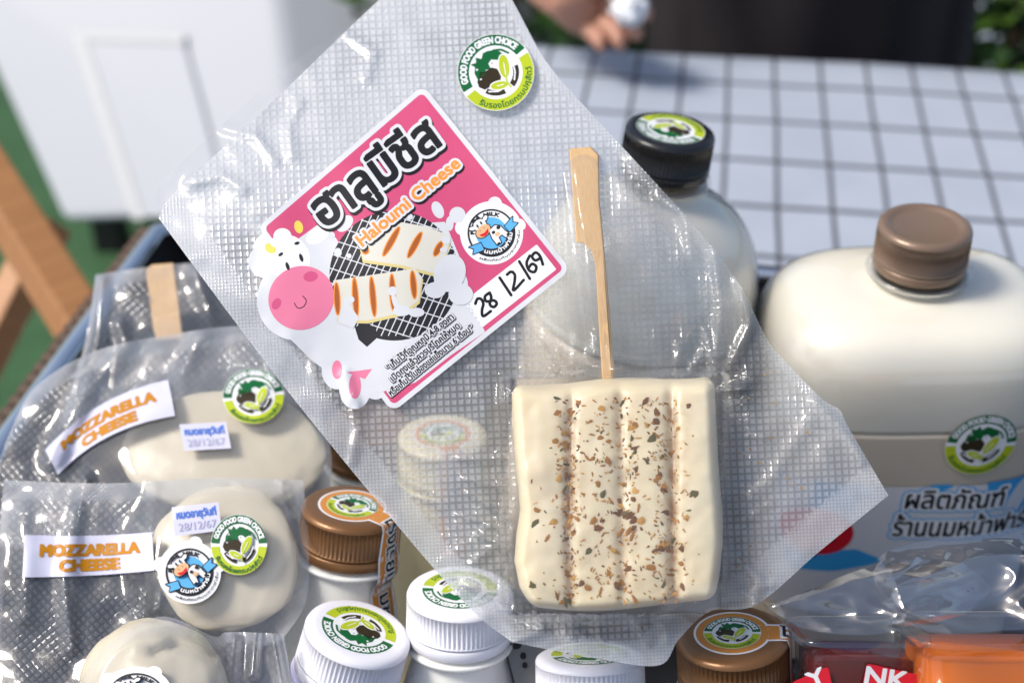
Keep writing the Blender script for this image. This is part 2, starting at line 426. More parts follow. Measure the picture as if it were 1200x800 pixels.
def cert_sticker(parent, mapper, cx, cy, r, rot=0, ydown=True, sq=1.0, name='round_sticker', base=1):
    """sticker > lettering, emblem; (cx, cy, r) in the mapper's own units"""
    ca, sa = math.cos(R(rot)), math.sin(R(rot))
    def fn(x, y):
        X, Y = x * ca - y * sa, x * sa + y * ca
        return (cx + r * X, cy + (-r if ydown else r) * Y * sq)
    d = print_mesh(name, [affine(i, fn) for i in CERT[0]], mapper, parent, base)
    for o in (print_mesh('lettering', [affine(i, fn) for i in CERT[1]], mapper, d, base), print_mesh('emblem', [affine(i, fn) for i in CERT[2]], mapper, d, base)):
        pass
    return d

# ---- the round dairy logo (unit disc, y up)
def make_logo(ring=CHAR, disc=BLUE, tan=SKIN_C):
    bumps = [ellipse(.62, .70, .22, .22), ellipse(-.66, .66, .24, .24), ellipse(.9, -.3, .16, .2), ellipse(0, 0, 1, 1, n=80)]
    base = [A_(bumps, WHITE, 0, h=.05), A_([ring_sector(.70, .76, 0, 359.9, 90)], ring, 1), A_([ring_sector(.50, .72, 190, 350, 50)], ring, 1), A_(ellipse(0, 0, .50, .50), disc, 1, h=.03)]
    rib = [np.array([(-.86, -.22), (-.50, -.30), (-.46, -.06), (-.84, .04), (-.74, -.10)]), np.array([(.86, -.22), (.50, -.30), (.46, -.06), (.84, .04), (.74, -.10)])]
    base.append(A_(rib, disc, 3, h=.015)); base.append(A_(rib, ring, 2, .03, .015))
    let = [A_(arc_text('FARM  MILK', .545, 90, .17, span=118), ring, 2, .012, .012), A_(arc_text('นมหน้าฟาร์ม', .66, 270, .17, span=112, inward=True), WHITE, 4, .008, .012), A_(arc_text('ผลิตภัณฑ์นมจากฟาร์ม', .90, 270, .10, span=120, inward=True), ring, 2, .003, .01)]
    head = [ellipse(-.16, .40, .20, .22, 10), ellipse(-.42, .46, .10, .06, -25), ellipse(.10, .50, .10, .06, 25)]; snout = [ellipse(-.18, .20, .26, .17, 8)]
    body = [np.array([(-.02, .10), (.22, .14), (.36, .02), (.38, -.14), (.44, -.34), (.30, -.38), (.24, -.22), (.10, -.24), (.08, -.42), (-.06, -.42), (-.08, -.16)])]
    cow = [A_(head + body, ring, 4, .035, .015), A_(snout, ring, 5, .03, .015), A_(head + body, WHITE, 6, h=.015), A_(snout, tan, 7, h=.015), A_([np.array([(-.36, .17), (-.18, .13), (.0, .19), (-.06, .07), (-.20, .03), (-.32, .08)])], RED, 8, h=.012),
           A_([np.array([(-.34, .56), (-.28, .72), (-.16, .64), (-.06, .74), (.0, .56), (-.16, .60)]), ellipse(.28, .02, .07, .06), ellipse(.06, -.02, .06, .05), ellipse(.40, -.33, .05, .04), ellipse(.0, -.40, .06, .03)], ring, 8, h=.012),
           A_([ellipse(-.24, .43, .03, .06), ellipse(-.09, .45, .03, .06), ellipse(-.26, .26, .018, .014), ellipse(-.10, .27, .018, .014)], ring, 9, h=.01), A_([ellipse(.14, -.14, .09, .06)], tan, 8, h=.015)]
    return base, let, cow
LOGO = make_logo(); LOGO_BW = make_logo(CHAR, GREY, PALE)
def logo_sticker(parent, mapper, cx, cy, r, rot=0, ydown=True, art=None, sq=1.0, name='logo_sticker', base=1):
    art = art or LOGO
    ca, sa = math.cos(R(rot)), math.sin(R(rot))
    def fn(x, y): return (cx + r * (x * ca - y * sa), cy + (-r if ydown else r) * (x * sa + y * ca) * sq)
    d = print_mesh(name, [affine(i, fn) for i in art[0]], mapper, parent, base)
    print_mesh('lettering', [affine(i, fn) for i in art[1]], mapper, d, base)
    print_mesh('cow_drawing', [affine(i, fn) for i in art[2]], mapper, d, base)
    return d
# ================================================================== the setting
def structure(o): o['kind'] = 'structure'; return o
def grass_mat():
    m, nt, b, out = nodes_of('green mat')
    tc = N(nt, 'ShaderNodeTexCoord'); nz = N(nt, 'ShaderNodeTexNoise'); nz.inputs['Scale'].default_value = 9; nz.inputs['Detail'].default_value = 8
    nt.links.new(tc.outputs['Object'], nz.inputs[0])
    nt.links.new(mixcol(nt, nz.outputs[0], (.025, .085, .03), (.075, .20, .075)), b.inputs['Base Color']); b.inputs['Roughness'].default_value = .9
    n2 = N(nt, 'ShaderNodeTexNoise'); n2.inputs['Scale'].default_value = 160; nt.links.new(tc.outputs['Object'], n2.inputs[0])
    bp = N(nt, 'ShaderNodeBump'); bp.inputs['Distance'].default_value = .02; nt.links.new(n2.outputs[0], bp.inputs['Height']); nt.links.new(bp.outputs[0], b.inputs['Normal'])
    return m
FLOOR = -0.75
g = structure(link('ground', pymesh('ground', [(-40, -20, FLOOR), (40, -20, FLOOR), (40, 60, FLOOR), (-40, 60, FLOOR)], [(0, 1, 2, 3)]), plain('concrete', (.30, .33, .38), .85, .3, .18, 4, .3, 60)))
a, b_ = PZ(60, 380, FLOOR), PZ(-60, 380, FLOOR)
structure(link('grass_mat', pymesh('grass_mat', [(-4, 1.62, FLOOR + .006), (.1, 1.62, FLOOR + .006), (.1, 6, FLOOR + .006), (-4, 6, FLOOR + .006)], [(0, 1, 2, 3)]), grass_mat()))

# table and its checked cloth
YAW = R(-8)
def cloth_material():
    m, nt, b, out = nodes_of('checked cloth')
    uv = N(nt, 'ShaderNodeUVMap'); tc = N(nt, 'ShaderNodeTexCoord')
    wob = N(nt, 'ShaderNodeTexNoise'); wob.inputs['Scale'].default_value = 6; nt.links.new(tc.outputs['Object'], wob.inputs[0])
    sx = N(nt, 'ShaderNodeSeparateXYZ'); nt.links.new(uv.outputs[0], sx.inputs[0])
    def line(o, pitch, w):
        f = M_(nt, 'ABSOLUTE', M_(nt, 'SUBTRACT', M_(nt, 'FRACT', M_(nt, 'DIVIDE', M_(nt, 'MULTIPLY_ADD', wob.outputs[0], .004, o), pitch)), .5))
        mr = N(nt, 'ShaderNodeMapRange'); nt.links.new(f, mr.inputs[0])
        e = w / pitch / 2; mr.inputs[1].default_value = e + .012; mr.inputs[2].default_value = e - .012; mr.inputs[3].default_value = 0; mr.inputs[4].default_value = 1
        return mr.outputs[0]
    ln = M_(nt, 'MAXIMUM', line(sx.outputs[0], 0.0405, .0036), line(sx.outputs[1], 0.0735, .0060))
    nz = N(nt, 'ShaderNodeTexNoise'); nz.inputs['Scale'].default_value = 14; nz.inputs['Detail'].default_value = 6; nt.links.new(tc.outputs['Object'], nz.inputs[0])
    base = mixcol(nt, nz.outputs[0], (.30, .34, .40), (.39, .43, .50))
    nt.links.new(mixcol(nt, M_(nt, 'MULTIPLY', ln, .93), base, (.045, .045, .055)), b.inputs['Base Color']); b.inputs['Roughness'].default_value = .7
    wv = N(nt, 'ShaderNodeTexNoise'); wv.inputs['Scale'].default_value = 700; nt.links.new(tc.outputs['Object'], wv.inputs[0])
    bp = N(nt, 'ShaderNodeBump'); bp.inputs['Distance'].default_value = .001; bp.inputs['Strength'].default_value = .3; nt.links.new(wv.outputs[0], bp.inputs['Height']); nt.links.new(bp.outputs[0], b.inputs['Normal'])
    return m
FAR = PZ(900, 72, 0)
TM = Matrix.Translation(FAR) @ Matrix.Rotation(YAW, 4, 'Z')      # table frame: y = 0 at the far edge, x along it
TL_X = -.345
tbl = thing('display_table', 'folding display table under the black and white checked cloth', 'table')
link('tabletop', bm_mesh('tabletop', box_bm(2.0, 1.26, .03, .004, 2, TM @ Matrix.Translation((TL_X + 1.0, -.645, -.021)))), plain('table board', (.35, .33, .30), .5), tbl)
for lx, ly in ((TL_X + .08, -.08), (TL_X + 1.9, -.08), (TL_X + .08, -1.2), (TL_X + 1.9, -1.2)):
    p = TM @ Vector((lx, ly, 0)); beam('leg', (p.x, p.y, FLOOR), (p.x, p.y, -.036), .03, .03, plain('table steel', (.12, .12, .13), .4, .5, metal=1), tbl, up=Vector((0, 1, 0)))
V, F, U = [], [], []
nx, ny = 110, 90
for j in range(ny + 1):
    for i in range(nx + 1):
        x = TL_X - .012 + 2.02 * i / nx; s = .22 - 1.5 * j / ny      # s > 0 hangs over the far edge
        w = noise.noise(Vector((x * 5, s * 5, 0))) * .0016 + noise.noise(Vector((x * 17, s * 13, 4))) * .0006
        if s <= 0: p = (x, s, w)
        else:
            t = min(1, s / .02); p = (x + noise.noise(Vector((x * 9, 2, 0))) * .01 * t, .006 + .006 * t + .012 * t * math.sin(x * 38) * min(1, s * 8), -s * t + w)
        V.append(TM @ Vector(p)); U.append((x + .013, s + .012))
for j in range(ny):
    for i in range(nx): q = j * (nx + 1) + i; F.append((q, q + nx + 1, q + nx + 2, q + 1))
tag(link('tablecloth', pymesh('tablecloth', V, F, U), cloth_material(), None, True), 'white tablecloth with a thin black check pattern behind the bottles', 'tablecloth')

# white cabinet out of focus, on black feet
cabM = plain('cabinet white', (.43, .45, .48), .45, .4, .05, 3)
cab = thing('white_cabinet', 'white cabinet with a recessed door panel standing on the green mat', 'cabinet')
Zc = 2.30
def slab(name, quad, thick, mat, parent, zfun, bev=.01):
    """solid from a four-cornered outline: front corners at their own depth, back pushed away along the floor"""
    fr = [P(x, y, zfun(x, y)) for x, y in quad]; back = Vector(thick)
    bm = bmesh.new(); a = [bm.verts.new(p) for p in fr]; c = [bm.verts.new(p + back) for p in fr]
    bm.faces.new(a); bm.faces.new(c[::-1])
    for k in range(4): bm.faces.new((a[k], c[k], c[(k + 1) % 4], a[(k + 1) % 4]))
    bmesh.ops.recalc_face_normals(bm, faces=bm.faces[:])
    if bev: bmesh.ops.bevel(bm, geom=bm.edges[:], offset=bev, segments=3, profile=.6, affect='EDGES')
    return link(name, bm_mesh(name, bm), mat, parent)
zcab = lambda x, y: Zc + (262 - y) * .00016 - (x - 200) * .0004
slab('body', [(-75, -60), (318, -60), (356, 250), (72, 262)], (.62, .30, .0), cabM, cab, zcab, .02)
slab('door_panel', [(92, 46), (216, 48), (272, 250), (164, 256)], (0, .012, 0), cabM, cab, lambda x, y: zcab(x, y) - .010, .006)
for a4 in ([(84, 38), (98, 38), (168, 257), (156, 257)], [(84, 38), (216, 42), (216, 51), (87, 47)]):
    slab('panel_groove', a4, (0, .006, 0), plain('groove grey', (.52, .53, .53), .6), cab, lambda x, y: zcab(x, y) - .0125, 0)
for x in (128, 330):
    p = P(x, 262, Zc + .15); beam('foot', (p.x, p.y, FLOOR), (p.x, p.y, p.z + .04), .05, .05, plain('black rubber', (.015, .015, .015), .6), cab, up=Vector((0, 1, 0)))

# wooden folding stand
WOOD = wood('stand wood', (.34, .15, .05), (.44, .205, .072), (3, 60, 1), 2.0, .5)
st = thing('folding_stand', 'orange brown wooden folding stand with crossed legs beside the tray', 'stand')
beam('leg', P(-70, 120, 1.10), P(150, 470, 1.02), .030, .042, WOOD, st)
beam('leg', P(60, 260, 1.16), P(-60, 500, 1.12), .024, .030, WOOD, st)
#beam('rail', P(-90, 330, 1.14), P(50, 372, 1.09), .024, .022, WOOD, st)
del a, b_

# shrubs behind the stall
def leaf_clump(name, centre, size, n, mats, parent, seed):
    rnd = random.Random(seed); V, F, MI = [], [], []
    for i in range(n):
        while True:
            q = Vector((rnd.uniform(-1, 1), rnd.uniform(-1, 1), rnd.uniform(-1, 1)))
            if .35 < q.length < 1: break
        q *= .8 + .35 * noise.noise(q * 2.1 + Vector((seed, 0, 0)))
        c = Vector(centre) + Vector((q.x * size[0], q.y * size[1], q.z * size[2]))
        L = rnd.uniform(.035, .075); d = (q.normalized() + Vector((rnd.uniform(-1, 1), rnd.uniform(-1, 1), rnd.uniform(-.9, .6)))).normalized()
        s = d.cross(Vector((rnd.uniform(-1, 1), rnd.uniform(-1, 1), 1))).normalized() * L * .3; u = d.cross(s).normalized() * L * .12
        o = len(V); V += [c, c + d * L * .45 + s - u, c + d * L, c + d * L * .45 - s - u, c + d * L * .5 + u]
        F += [(o, o + 1, o + 4), (o + 1, o + 2, o + 4), (o + 2, o + 3, o + 4), (o + 3, o, o + 4)]; MI += [i % len(mats)] * 4
    me = pymesh(name, V, F); me.polygons.foreach_set('material_index', MI)
    return link(name, me, mats, parent)
LEAVES = [plain('leaf dark', (.018, .05, .012), .5, .4, .3, 8), plain('leaf mid', (.045, .11, .02), .5, .4, .3, 8), plain('leaf bright', (.10, .20, .03), .5, .4, .3, 8)]
BARK = plain('bark', (.08, .055, .035), .85, .2, .3, 30)
for i, (px, py, zc, sz, lab) in enumerate(((600, 0, 2.3, (.34, .3, .42), 'dark leafy shrub behind the table, beside the hand with the tissue'), (1205, 10, 2.2, (.30, .3, .42), 'dark leafy shrub behind the far corner of the checked cloth'), (470, -40, 2.7, (.34, .3, .46), 'leafy shrub beside the white cabinet, partly behind the big pouch'))):
    c = P(px, py, zc)
    s_ = thing('shrub', lab, 'shrub', 'shrubs behind the stall')
    leaf_clump('foliage', c, sz, 1500, LEAVES, s_, i + 3)
    for k in range(3):
        beam('stem', (c.x + (k - 1) * .05, c.y, FLOOR), (c.x + (k - 1) * .14, c.y + .03 * k, c.z + .1), .02, .02, BARK, s_, .004, up=Vector((0, 1, 0)))

# the seller behind the table: dark clothes, one hand with a tissue
def skin_body(name, verts, edges, radii, mat, parent, root=0, levels=2):
    me = bpy.data.meshes.new(name); me.from_pydata([tuple(v) for v in verts], edges, []); me.update()
    o = bpy.data.objects.new(name, me); COL.objects.link(o)
    o.modifiers.new('skin', 'SKIN').use_smooth_shade = True
    sv = me.skin_vertices[0].data
    for i, r in enumerate(radii): sv[i].radius = (r, r) if not isinstance(r, tuple) else r; sv[i].use_root = (i == root)
    o.modifiers.new('sub', 'SUBSURF').levels = levels; o.modifiers['sub'].render_levels = levels
    dg = bpy.context.evaluated_depsgraph_get(); m2 = bpy.data.meshes.new_from_object(o.evaluated_get(dg)); m2.name = name
    bpy.data.objects.remove(o); bpy.data.meshes.remove(me)
    return link(name, m2, mat, parent, True)
per = thing('person', 'person in dark clothes standing behind the table, a white tissue in one hand', 'person')
SKIN = plain('skin', (.42, .215, .145), .5, .4, .10, 40, .15, 500, sss=.15)
DARK = plain('dark cloth', (.022, .018, .019), .85, .2, .25, 18, .4, 400)
hip = P(955, -20, 1.50); hx, hy = hip.x, hip.y + .02
kz = FLOOR
J = {'pel': (hx, hy, .16), 'wa': (hx, hy + .01, .32), 'ch': (hx, hy, .52), 'ne': (hx, hy - .02, .70), 'he': (hx, hy - .05, .80), 'ht': (hx, hy - .05, .90),
     'lh': (hx - .095, hy, .10), 'rh': (hx + .095, hy, .10), 'lk': (hx - .10, hy - .03, -.28), 'rk': (hx + .10, hy - .03, -.28), 'la': (hx - .10, hy + .02, -.68), 'ra': (hx + .10, hy + .02, -.68), 'lt': (hx - .11, hy - .14, -.72), 'rt': (hx + .11, hy - .14, -.72),
     'ls': (hx - .18, hy, .60), 'rs': (hx + .18, hy, .60), 're': (hx + .26, hy + .02, .33), 'rw': (hx + .28, hy + .08, .10)}
wrist = P(628, -42, 1.26)
J['le'] = (wrist.x + .07, wrist.y + .17, wrist.z + .20); J['lw'] = tuple(wrist)
rad = {'pel': (.15, .115), 'wa': (.13, .10), 'ch': (.155, .11), 'ne': .055, 'he': (.085, .10), 'ht': (.07, .08), 'lh': .095, 'rh': .095, 'lk': .07, 'rk': .07, 'la': .045, 'ra': .045, 'lt': .04, 'rt': .04, 'ls': .065, 'rs': .065, 're': .045, 'rw': .03, 'le': .042, 'lw': .028}
names = list(J); ix = {n: i for i, n in enumerate(names)}
E_ = [('pel', 'wa'), ('wa', 'ch'), ('ch', 'ne'), ('ne', 'he'), ('he', 'ht'), ('pel', 'lh'), ('pel', 'rh'), ('lh', 'lk'), ('rh', 'rk'), ('lk', 'la'), ('rk', 'ra'), ('la', 'lt'), ('ra', 'rt'), ('ch', 'ls'), ('ch', 'rs'), ('rs', 're'), ('re', 'rw'), ('ls', 'le'), ('le', 'lw')]
skin_body('body', [J[n] for n in names], [(ix[a], ix[b]) for a, b in E_], [rad[n] for n in names], DARK, per)
# apron / skirt front hanging from the waist
V, F = [], []
for j in range(25):
    for i in range(41):
        t = (i / 40 - .5) * 2; z = .30 - .75 * j / 24
        V.append((hx + t * (.155 + .035 * j / 24), hy - .155 + .12 * t * t + .010 * math.sin(t * 9 + j * .1) * (j / 24), z))
for j in range(24):
    for i in range(40): q = j * 41 + i; F.append((q, q + 1, q + 42, q + 41))
link('apron', pymesh('apron', V, F), DARK, per, True)
# hand: palm and five bent fingers round the tissue
def HP(px, py, zc): return P(px, py, zc)
zh = 1.24
hv, he, hr = [], [], []
def chain(pts, rs, root=None):
    prev = root
    for p, r in zip(pts, rs):
        hv.append(p); hr.append(r); i = len(hv) - 1
        if prev is not None: he.append((prev, i))
        prev = i
    return prev
chain([HP(622, -52, 1.265), HP(650, -22, zh), HP(686, 6, zh - .005)], [.027, (.033, .024), (.036, .022)])
for pts, rs in (([(712, -6, 1.232), (742, 2, 1.218), (757, 14, 1.212), (752, 26, 1.212)], (.0115, .0105, .0095, .008)),
                ([(712, 10, 1.232), (738, 24, 1.216), (746, 38, 1.210), (738, 46, 1.212)], (.0115, .0105, .0095, .008)),
                ([(704, 24, 1.234), (724, 40, 1.220), (728, 50, 1.215), (718, 55, 1.217)], (.011, .010, .009, .008)),
                ([(690, 32, 1.238), (702, 46, 1.226), (704, 54, 1.222), (697, 57, 1.223)], (.010, .009, .008, .007)),
                ([(672, -16, 1.226), (700, -22, 1.210), (726, -12, 1.202), (738, 0, 1.200)], (.014, .0125, .011, .009))):
    chain([HP(*p) for p in pts], rs, 2 if pts[0][1] > -10 else 1)
skin_body('hand', hv, he, hr, SKIN, per, 0, 2)
V, F = [], []
bmt = bmesh.new(); bmesh.ops.create_icosphere(bmt, subdivisions=4, radius=1)
for v in bmt.verts:
    n_ = noise.noise(v.co * 3.0) * .45 + noise.noise(v.co * 7) * .18
    v.co = v.co * (1 + n_)
for v in bmt.verts: v.co = HP(738 + v.co.x * 20, 10 + v.co.y * 20, 1.200 + v.co.z * .014)
tag(link('tissue', bm_mesh('tissue', bmt), plain('tissue paper', (.72, .74, .76), .8, .2), None, True), 'crumpled white tissue held in the hand behind the table', 'tissue')

# ================================================================== tray and basket edge
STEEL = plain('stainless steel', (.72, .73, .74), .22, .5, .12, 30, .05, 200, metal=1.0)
TRZ = .10
c0 = PZ(196, 258, TRZ); c1 = PZ(2, 522, TRZ); dl = (c1 - c0).normalized()
rear = PZ(905, 322, TRZ); dr = (rear - c0).normalized()
corners = [c0 + dl * .50, c0, c0 + dr * .75, c0 + dr * .75 + dl * .50]
tray = thing('steel_tray', 'deep stainless steel tray with a rolled rim holding the dairy products', 'tray')
cen = sum(corners, Vector()) / 4
rect = [Vector((c.x, c.y, 0)) for c in corners]
V, F, U = [], [], []
inner = []
for k, (off, z) in enumerate(((.004, TRZ - .003), (.0, .012), (.0, .012))):
    pass
def inset(c, d): v = Vector((cen.x - c.x, cen.y - c.y, 0)).normalized(); return Vector((c.x, c.y, 0)) + v * d
loops_ = [[inset(c, .004) + Vector((0, 0, TRZ)) for c in corners], [inset(c, .030) + Vector((0, 0, .012)) for c in corners], [inset(c, .028) + Vector((0, 0, .008)) for c in corners], [inset(c, .0015) + Vector((0, 0, TRZ)) for c in corners]]
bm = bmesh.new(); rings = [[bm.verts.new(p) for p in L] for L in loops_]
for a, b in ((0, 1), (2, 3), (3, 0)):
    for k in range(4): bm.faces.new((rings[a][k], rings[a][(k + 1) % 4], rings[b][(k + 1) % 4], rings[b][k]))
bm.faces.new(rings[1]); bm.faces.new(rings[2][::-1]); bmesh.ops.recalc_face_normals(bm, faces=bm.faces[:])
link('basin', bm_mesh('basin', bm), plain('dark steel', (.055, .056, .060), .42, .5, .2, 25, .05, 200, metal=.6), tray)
def tube(name, pts, r, mat, parent, n=12, closed=False, flat=1.0):
    V, F = [], []; m = len(pts); pts = [Vector(p) for p in pts]
    for i, p in enumerate(pts):
        a = pts[(i - 1) % m] if closed or i else pts[0]; b = pts[(i + 1) % m] if closed or i < m - 1 else pts[-1]
        t = (b - a).normalized(); x = t.cross(Vector((0, 0, 1))).normalized(); y = x.cross(t)
        for k in range(n): q = 2 * math.pi * k / n; V.append(p + x * math.cos(q) * r + y * math.sin(q) * r * flat)
    for i in range(m if closed else m - 1):
        for k in range(n): F.append((i * n + k, i * n + (k + 1) % n, ((i + 1) % m) * n + (k + 1) % n, ((i + 1) % m) * n + k))
    if not closed: F += [tuple(range(n)), tuple((m - 1) * n + k for k in range(n))]
    return link(name, pymesh(name, V, F), mat, parent, True)
rp = []
for k in range(4):
    a, b = corners[k], corners[(k + 1) % 4]
    for t in np.linspace(.03, .97, 24): rp.append(a.lerp(b, t))
tube('rim', [p + Vector((0, 0, .001)) for p in rp], .006, STEEL, tray, 14, True, .6)
# woven edge of a basket just outside the tray
WICK = wood('wicker', (.03, .016, .010), (.11, .06, .035), (80, 10, 1), 1.0, .7)
bas = thing('wicker_basket', 'dark woven basket edge hugging the outside of the steel tray', 'basket')
nb = Vector((dl.y, -dl.x, 0)); nb = nb if nb.x < 0 else -nb
for ph in (0, math.pi):
    pts = [c0 + dr * .01 * 0 + dl * s + nb * (.017 + .005 * math.cos(s * 330 + ph)) + Vector((0, 0, -.020 + .006 * math.sin(s * 330 + ph))) for s in np.linspace(-.01, .45, 240)]
    tube('braid', pts, .0045, WICK, bas, 8)
for s in np.linspace(0, .44, 16):
    p = c0 + dl * s + nb * .014; beam('stake', (p.x, p.y, -.005), (p.x, p.y, TRZ - .016), .005, .005, WICK, bas, .001, up=Vector((0, 1, 0)))
beam('base_hoop', c0 + nb * .014 + Vector((0, 0, -TRZ + .006)), c0 + dl * .45 + nb * .014 + Vector((0, 0, -TRZ + .006)), .008, .012, WICK, bas)

# ================================================================== bottles
MILK = plain('milk', (.86, .81, .68), .32, .5, .03, 40, sss=.25)
MILK_C = plain('milk settled', (.76, .65, .50), .35, .5, .04, 40, sss=.2)
HDPE = plain('milk bottle plastic', (.80, .79, .73), .28, .5, .03, 60, sss=.3)
LAV = plain('lavender bottle plastic', (.56, .53, .74), .30, .5, .03, 60, sss=.3)
CREAM = plain('cream bottle plastic', (.66, .58, .36), .30, .5, .03, 60, sss=.3)
CAP_BLACK = plain('black cap', (.012, .012, .013), .28, .5, .1, 80, .05, 900)
CAP_BROWN = plain('bronze cap', (.20, .095, .035), .33, .5, .06, 80, .05, 900, metal=.35)
CAP_TAUPE = plain('taupe cap', (.215, .145, .10), .30, .5, .06, 80, .05, 900, metal=.25)
CAP_WHITE = plain('white cap', (.78, .77, .82), .35, .5, .02, 80, .03, 900, sss=.15)
SHELL = film('clear shell', .015, 0, gloss=.085, rough=.025, bump=.03, seal_haze=0)
def frame(px, py, zc, lean=(0, 0)):
    z = Vector((lean[0], lean[1], 1)).normalized(); x = (RT - z * RT.dot(z)).normalized(); y = z.cross(x)
    M = Matrix((x, y, z)).transposed() * .001; M = M.to_4x4(); M[3][3] = 1; M.translation = P(px, py, zc)
    return M, z
def cap_parts(bt, M, mat, n_rib=72, r=19.0, h=14.0, dish=False):
    k = r / 19.0
    top = [(.02, -1.6), (12.4, -1.6), (14.2, -1.0), (15.2, -.1), (16.4, 0), (17.6, -.3)] if dish else [(.02, 0), (15.2, 0), (16.8, -.15), (17.8, -.6)]
    prof = [(a * k, z) for a, z in top] + [(18.6 * k, -1.2), (19 * k, -2.2), (19 * k, -2.6), (19 * k, -2.8), (19.05 * k, -h * .5), (19.1 * k, -h + .9), (19.1 * k, -h + .7), (19.1 * k, -h), (18.0 * k, -h - .1)]
    cap = lathe('cap', prof, M, mat, bt, n=n_rib * 4, rib=(-h + .85, -2.7, n_rib, .75))
    lathe('tamper_ring', [(17.5 * k, -h - .5), (18.9 * k, -h - .6), (19.2 * k, -h - 1.2), (19.2 * k, -h - 4.2), (18.6 * k, -h - 4.9), (17 * k, -h - 5)], M, mat, bt, n=96)
    return cap
SMALL = [(16.0, -14), (16.0, -19.4), (19.6, -20.4), (19.8, -21.2), (19.4, -22.0), (16.4, -22.8), (16.5, -25), (17.6, -30), (19.6, -38), (21.6, -48), (23.0, -60), (23.6, -74), (23.8, -95), (23.8, -124), (22.8, -128), (19, -130), (.02, -130)]
LARGE = [(16.6, -14), (16.6, -20), (20.4, -20.8), (20.8, -21.8), (20.4, -22.8), (17.2, -23.4), (17.4, -26), (21, -29), (30, -34), (39, -41.5), (45.5, -52), (49.5, -65), (51.5, -80), (52, -100), (52, -232), (48, -238), (40, -240), (.02, -240)]
FLAT = [(16.6, -14), (16.6, -20), (21.2, -20.8), (21.6, -21.8), (21.2, -22.8), (17.4, -23.4), (17.6, -25.5), (24, -27), (36, -28.5), (48, -31.5), (56, -37), (61, -46), (63, -58), (63.2, -74), (63.2, -95), (63.2, -200), (61, -207), (50, -210), (.02, -210)]
def to_floor(prof, M, ax, floor=.0135):
    """lengthen the straight body so that the bottle stands on the tray"""
    L = (M.translation.z - floor) / ax.z * 1000 - 6 * (1 - ax.z) * 10; base = prof[-1][1]; d = -L - base
    return [(r, z + (d if z < base + 12 else 0)) for r, z in prof]
def r_at(prof, z):
    p = sorted((zz, rr) for rr, zz in prof[6:-1]); return float(np.interp(z, [a for a, _ in p], [b for _, b in p]))
def cap_map(M, ax, z=0.0): return lambda x, y, h: M @ Vector((x, y, z)) + ax * h
def small_bottle(label, px, py, zc, lean, cap, body, rot=None, strip=None, name='milk_bottle', group='small bottles in the tray', zoff=None):
    bt = thing(name, label, 'bottle', group)
    M, ax = frame(px, py, zc, lean)
    cap_parts(bt, M, cap)
    prof = smooth_prof(to_floor(SMALL, M, ax), 1.5)
    lathe('body', prof, M, body, bt, n=72)
    mp = cap_map(M, ax)
    base = 1
    if strip is not None:
        phi, words_ = strip
        d = Vector((math.cos(R(phi)), math.sin(R(phi)), 0)); e = Vector((-d.y, d.x, 0))
        def smap(s, w, h):
            """s = way from the cap's centre outwards and down the side, w = sideways (mm)"""
            if s <= 18.2: v = d * s + e * w; return M @ v + ax * h
            q = s - 18.2; zz = -q
            r = 19.5 + .8 * min(1, max(0, (-14 - zz) / 6)) if zz > -23.5 else max(r_at(SMALL, zz) + .5, 20.3 - (-23.5 - zz) * .7)
            if zz < -1.5: zz_ = zz
            else: zz_ = zz; r = 18.2 + 1.3 * (q / 1.5) ** .5
            a = w / r; v = (d * math.cos(a) + e * math.sin(a)) * r + Vector((0, 0, zz_))
            nrm = (M.to_3x3() @ ((d * math.cos(a) + e * math.sin(a)) + Vector((0, 0, .2)))).normalized()
            return M @ v + nrm * h
        edge = np.array([(9, -4.4), (16, -4.2), (21, -4.8), (34, -5.6), (52, -6.0), (66, -5.6), (66, 5.6), (52, 6.0), (34, 5.6), (21, 4.8), (16, 4.2), (9, 4.4)])
        outl = [edge, ellipse(0, 0, 12.2, 12.2, n=60)]
        sp = print_mesh('strip_label', [A_(outl, WHITE, 0, .7, .5), A_(outl, ORG_STRIP, 1, -.1, .5)], smap, bt, 1)
        print_mesh('lettering', [A_(place_text(words_, 16, -2.4, width=46, em=8.4, flip=False), PALE, 2, .75, .25), A_(place_text(words_, 16, -2.4, width=46, em=8.4, flip=False), BLACK, 3, .18, .2)], smap, sp, 1)
        base = 4
    if rot is not None:
        cert_sticker(bt, mp, 0, 0, 9.6 if strip is not None else 13.6, rot, ydown=False, base=base)
    return bt, M, ax

# tall round bottle with the black cap
bt = thing('large_milk_bottle', 'large round clear milk bottle with a ribbed black cap behind the pouch', 'bottle')
M, ax = frame(786, 151, .592, (.10, .02))
cap_parts(bt, M, CAP_BLACK)
LARGE = to_floor(LARGE, M, ax); lp = smooth_prof(LARGE, 2.0); zb_ = LARGE[-1][1]
lathe('body', lp, M, SHELL, bt, n=96)
inn = [(r - 1.0, z) for r, z in lp if zb_ + 3 < z < -22.5]
lvl = -88
lathe('milk', [(.02, lvl - .2)] + [(r_, z_) for r_, z_ in [(r, z) for r, z in inn if z < lvl]] + [(.02, zb_ + 4)], M, MILK_C, bt, n=96)
lathe('milk_film', [(r, z) for r, z in inn if z >= lvl], M, MILK, bt, n=96)
cert_sticker(bt, cap_map(M, ax), 0, 0, 14.4, 150, ydown=False)

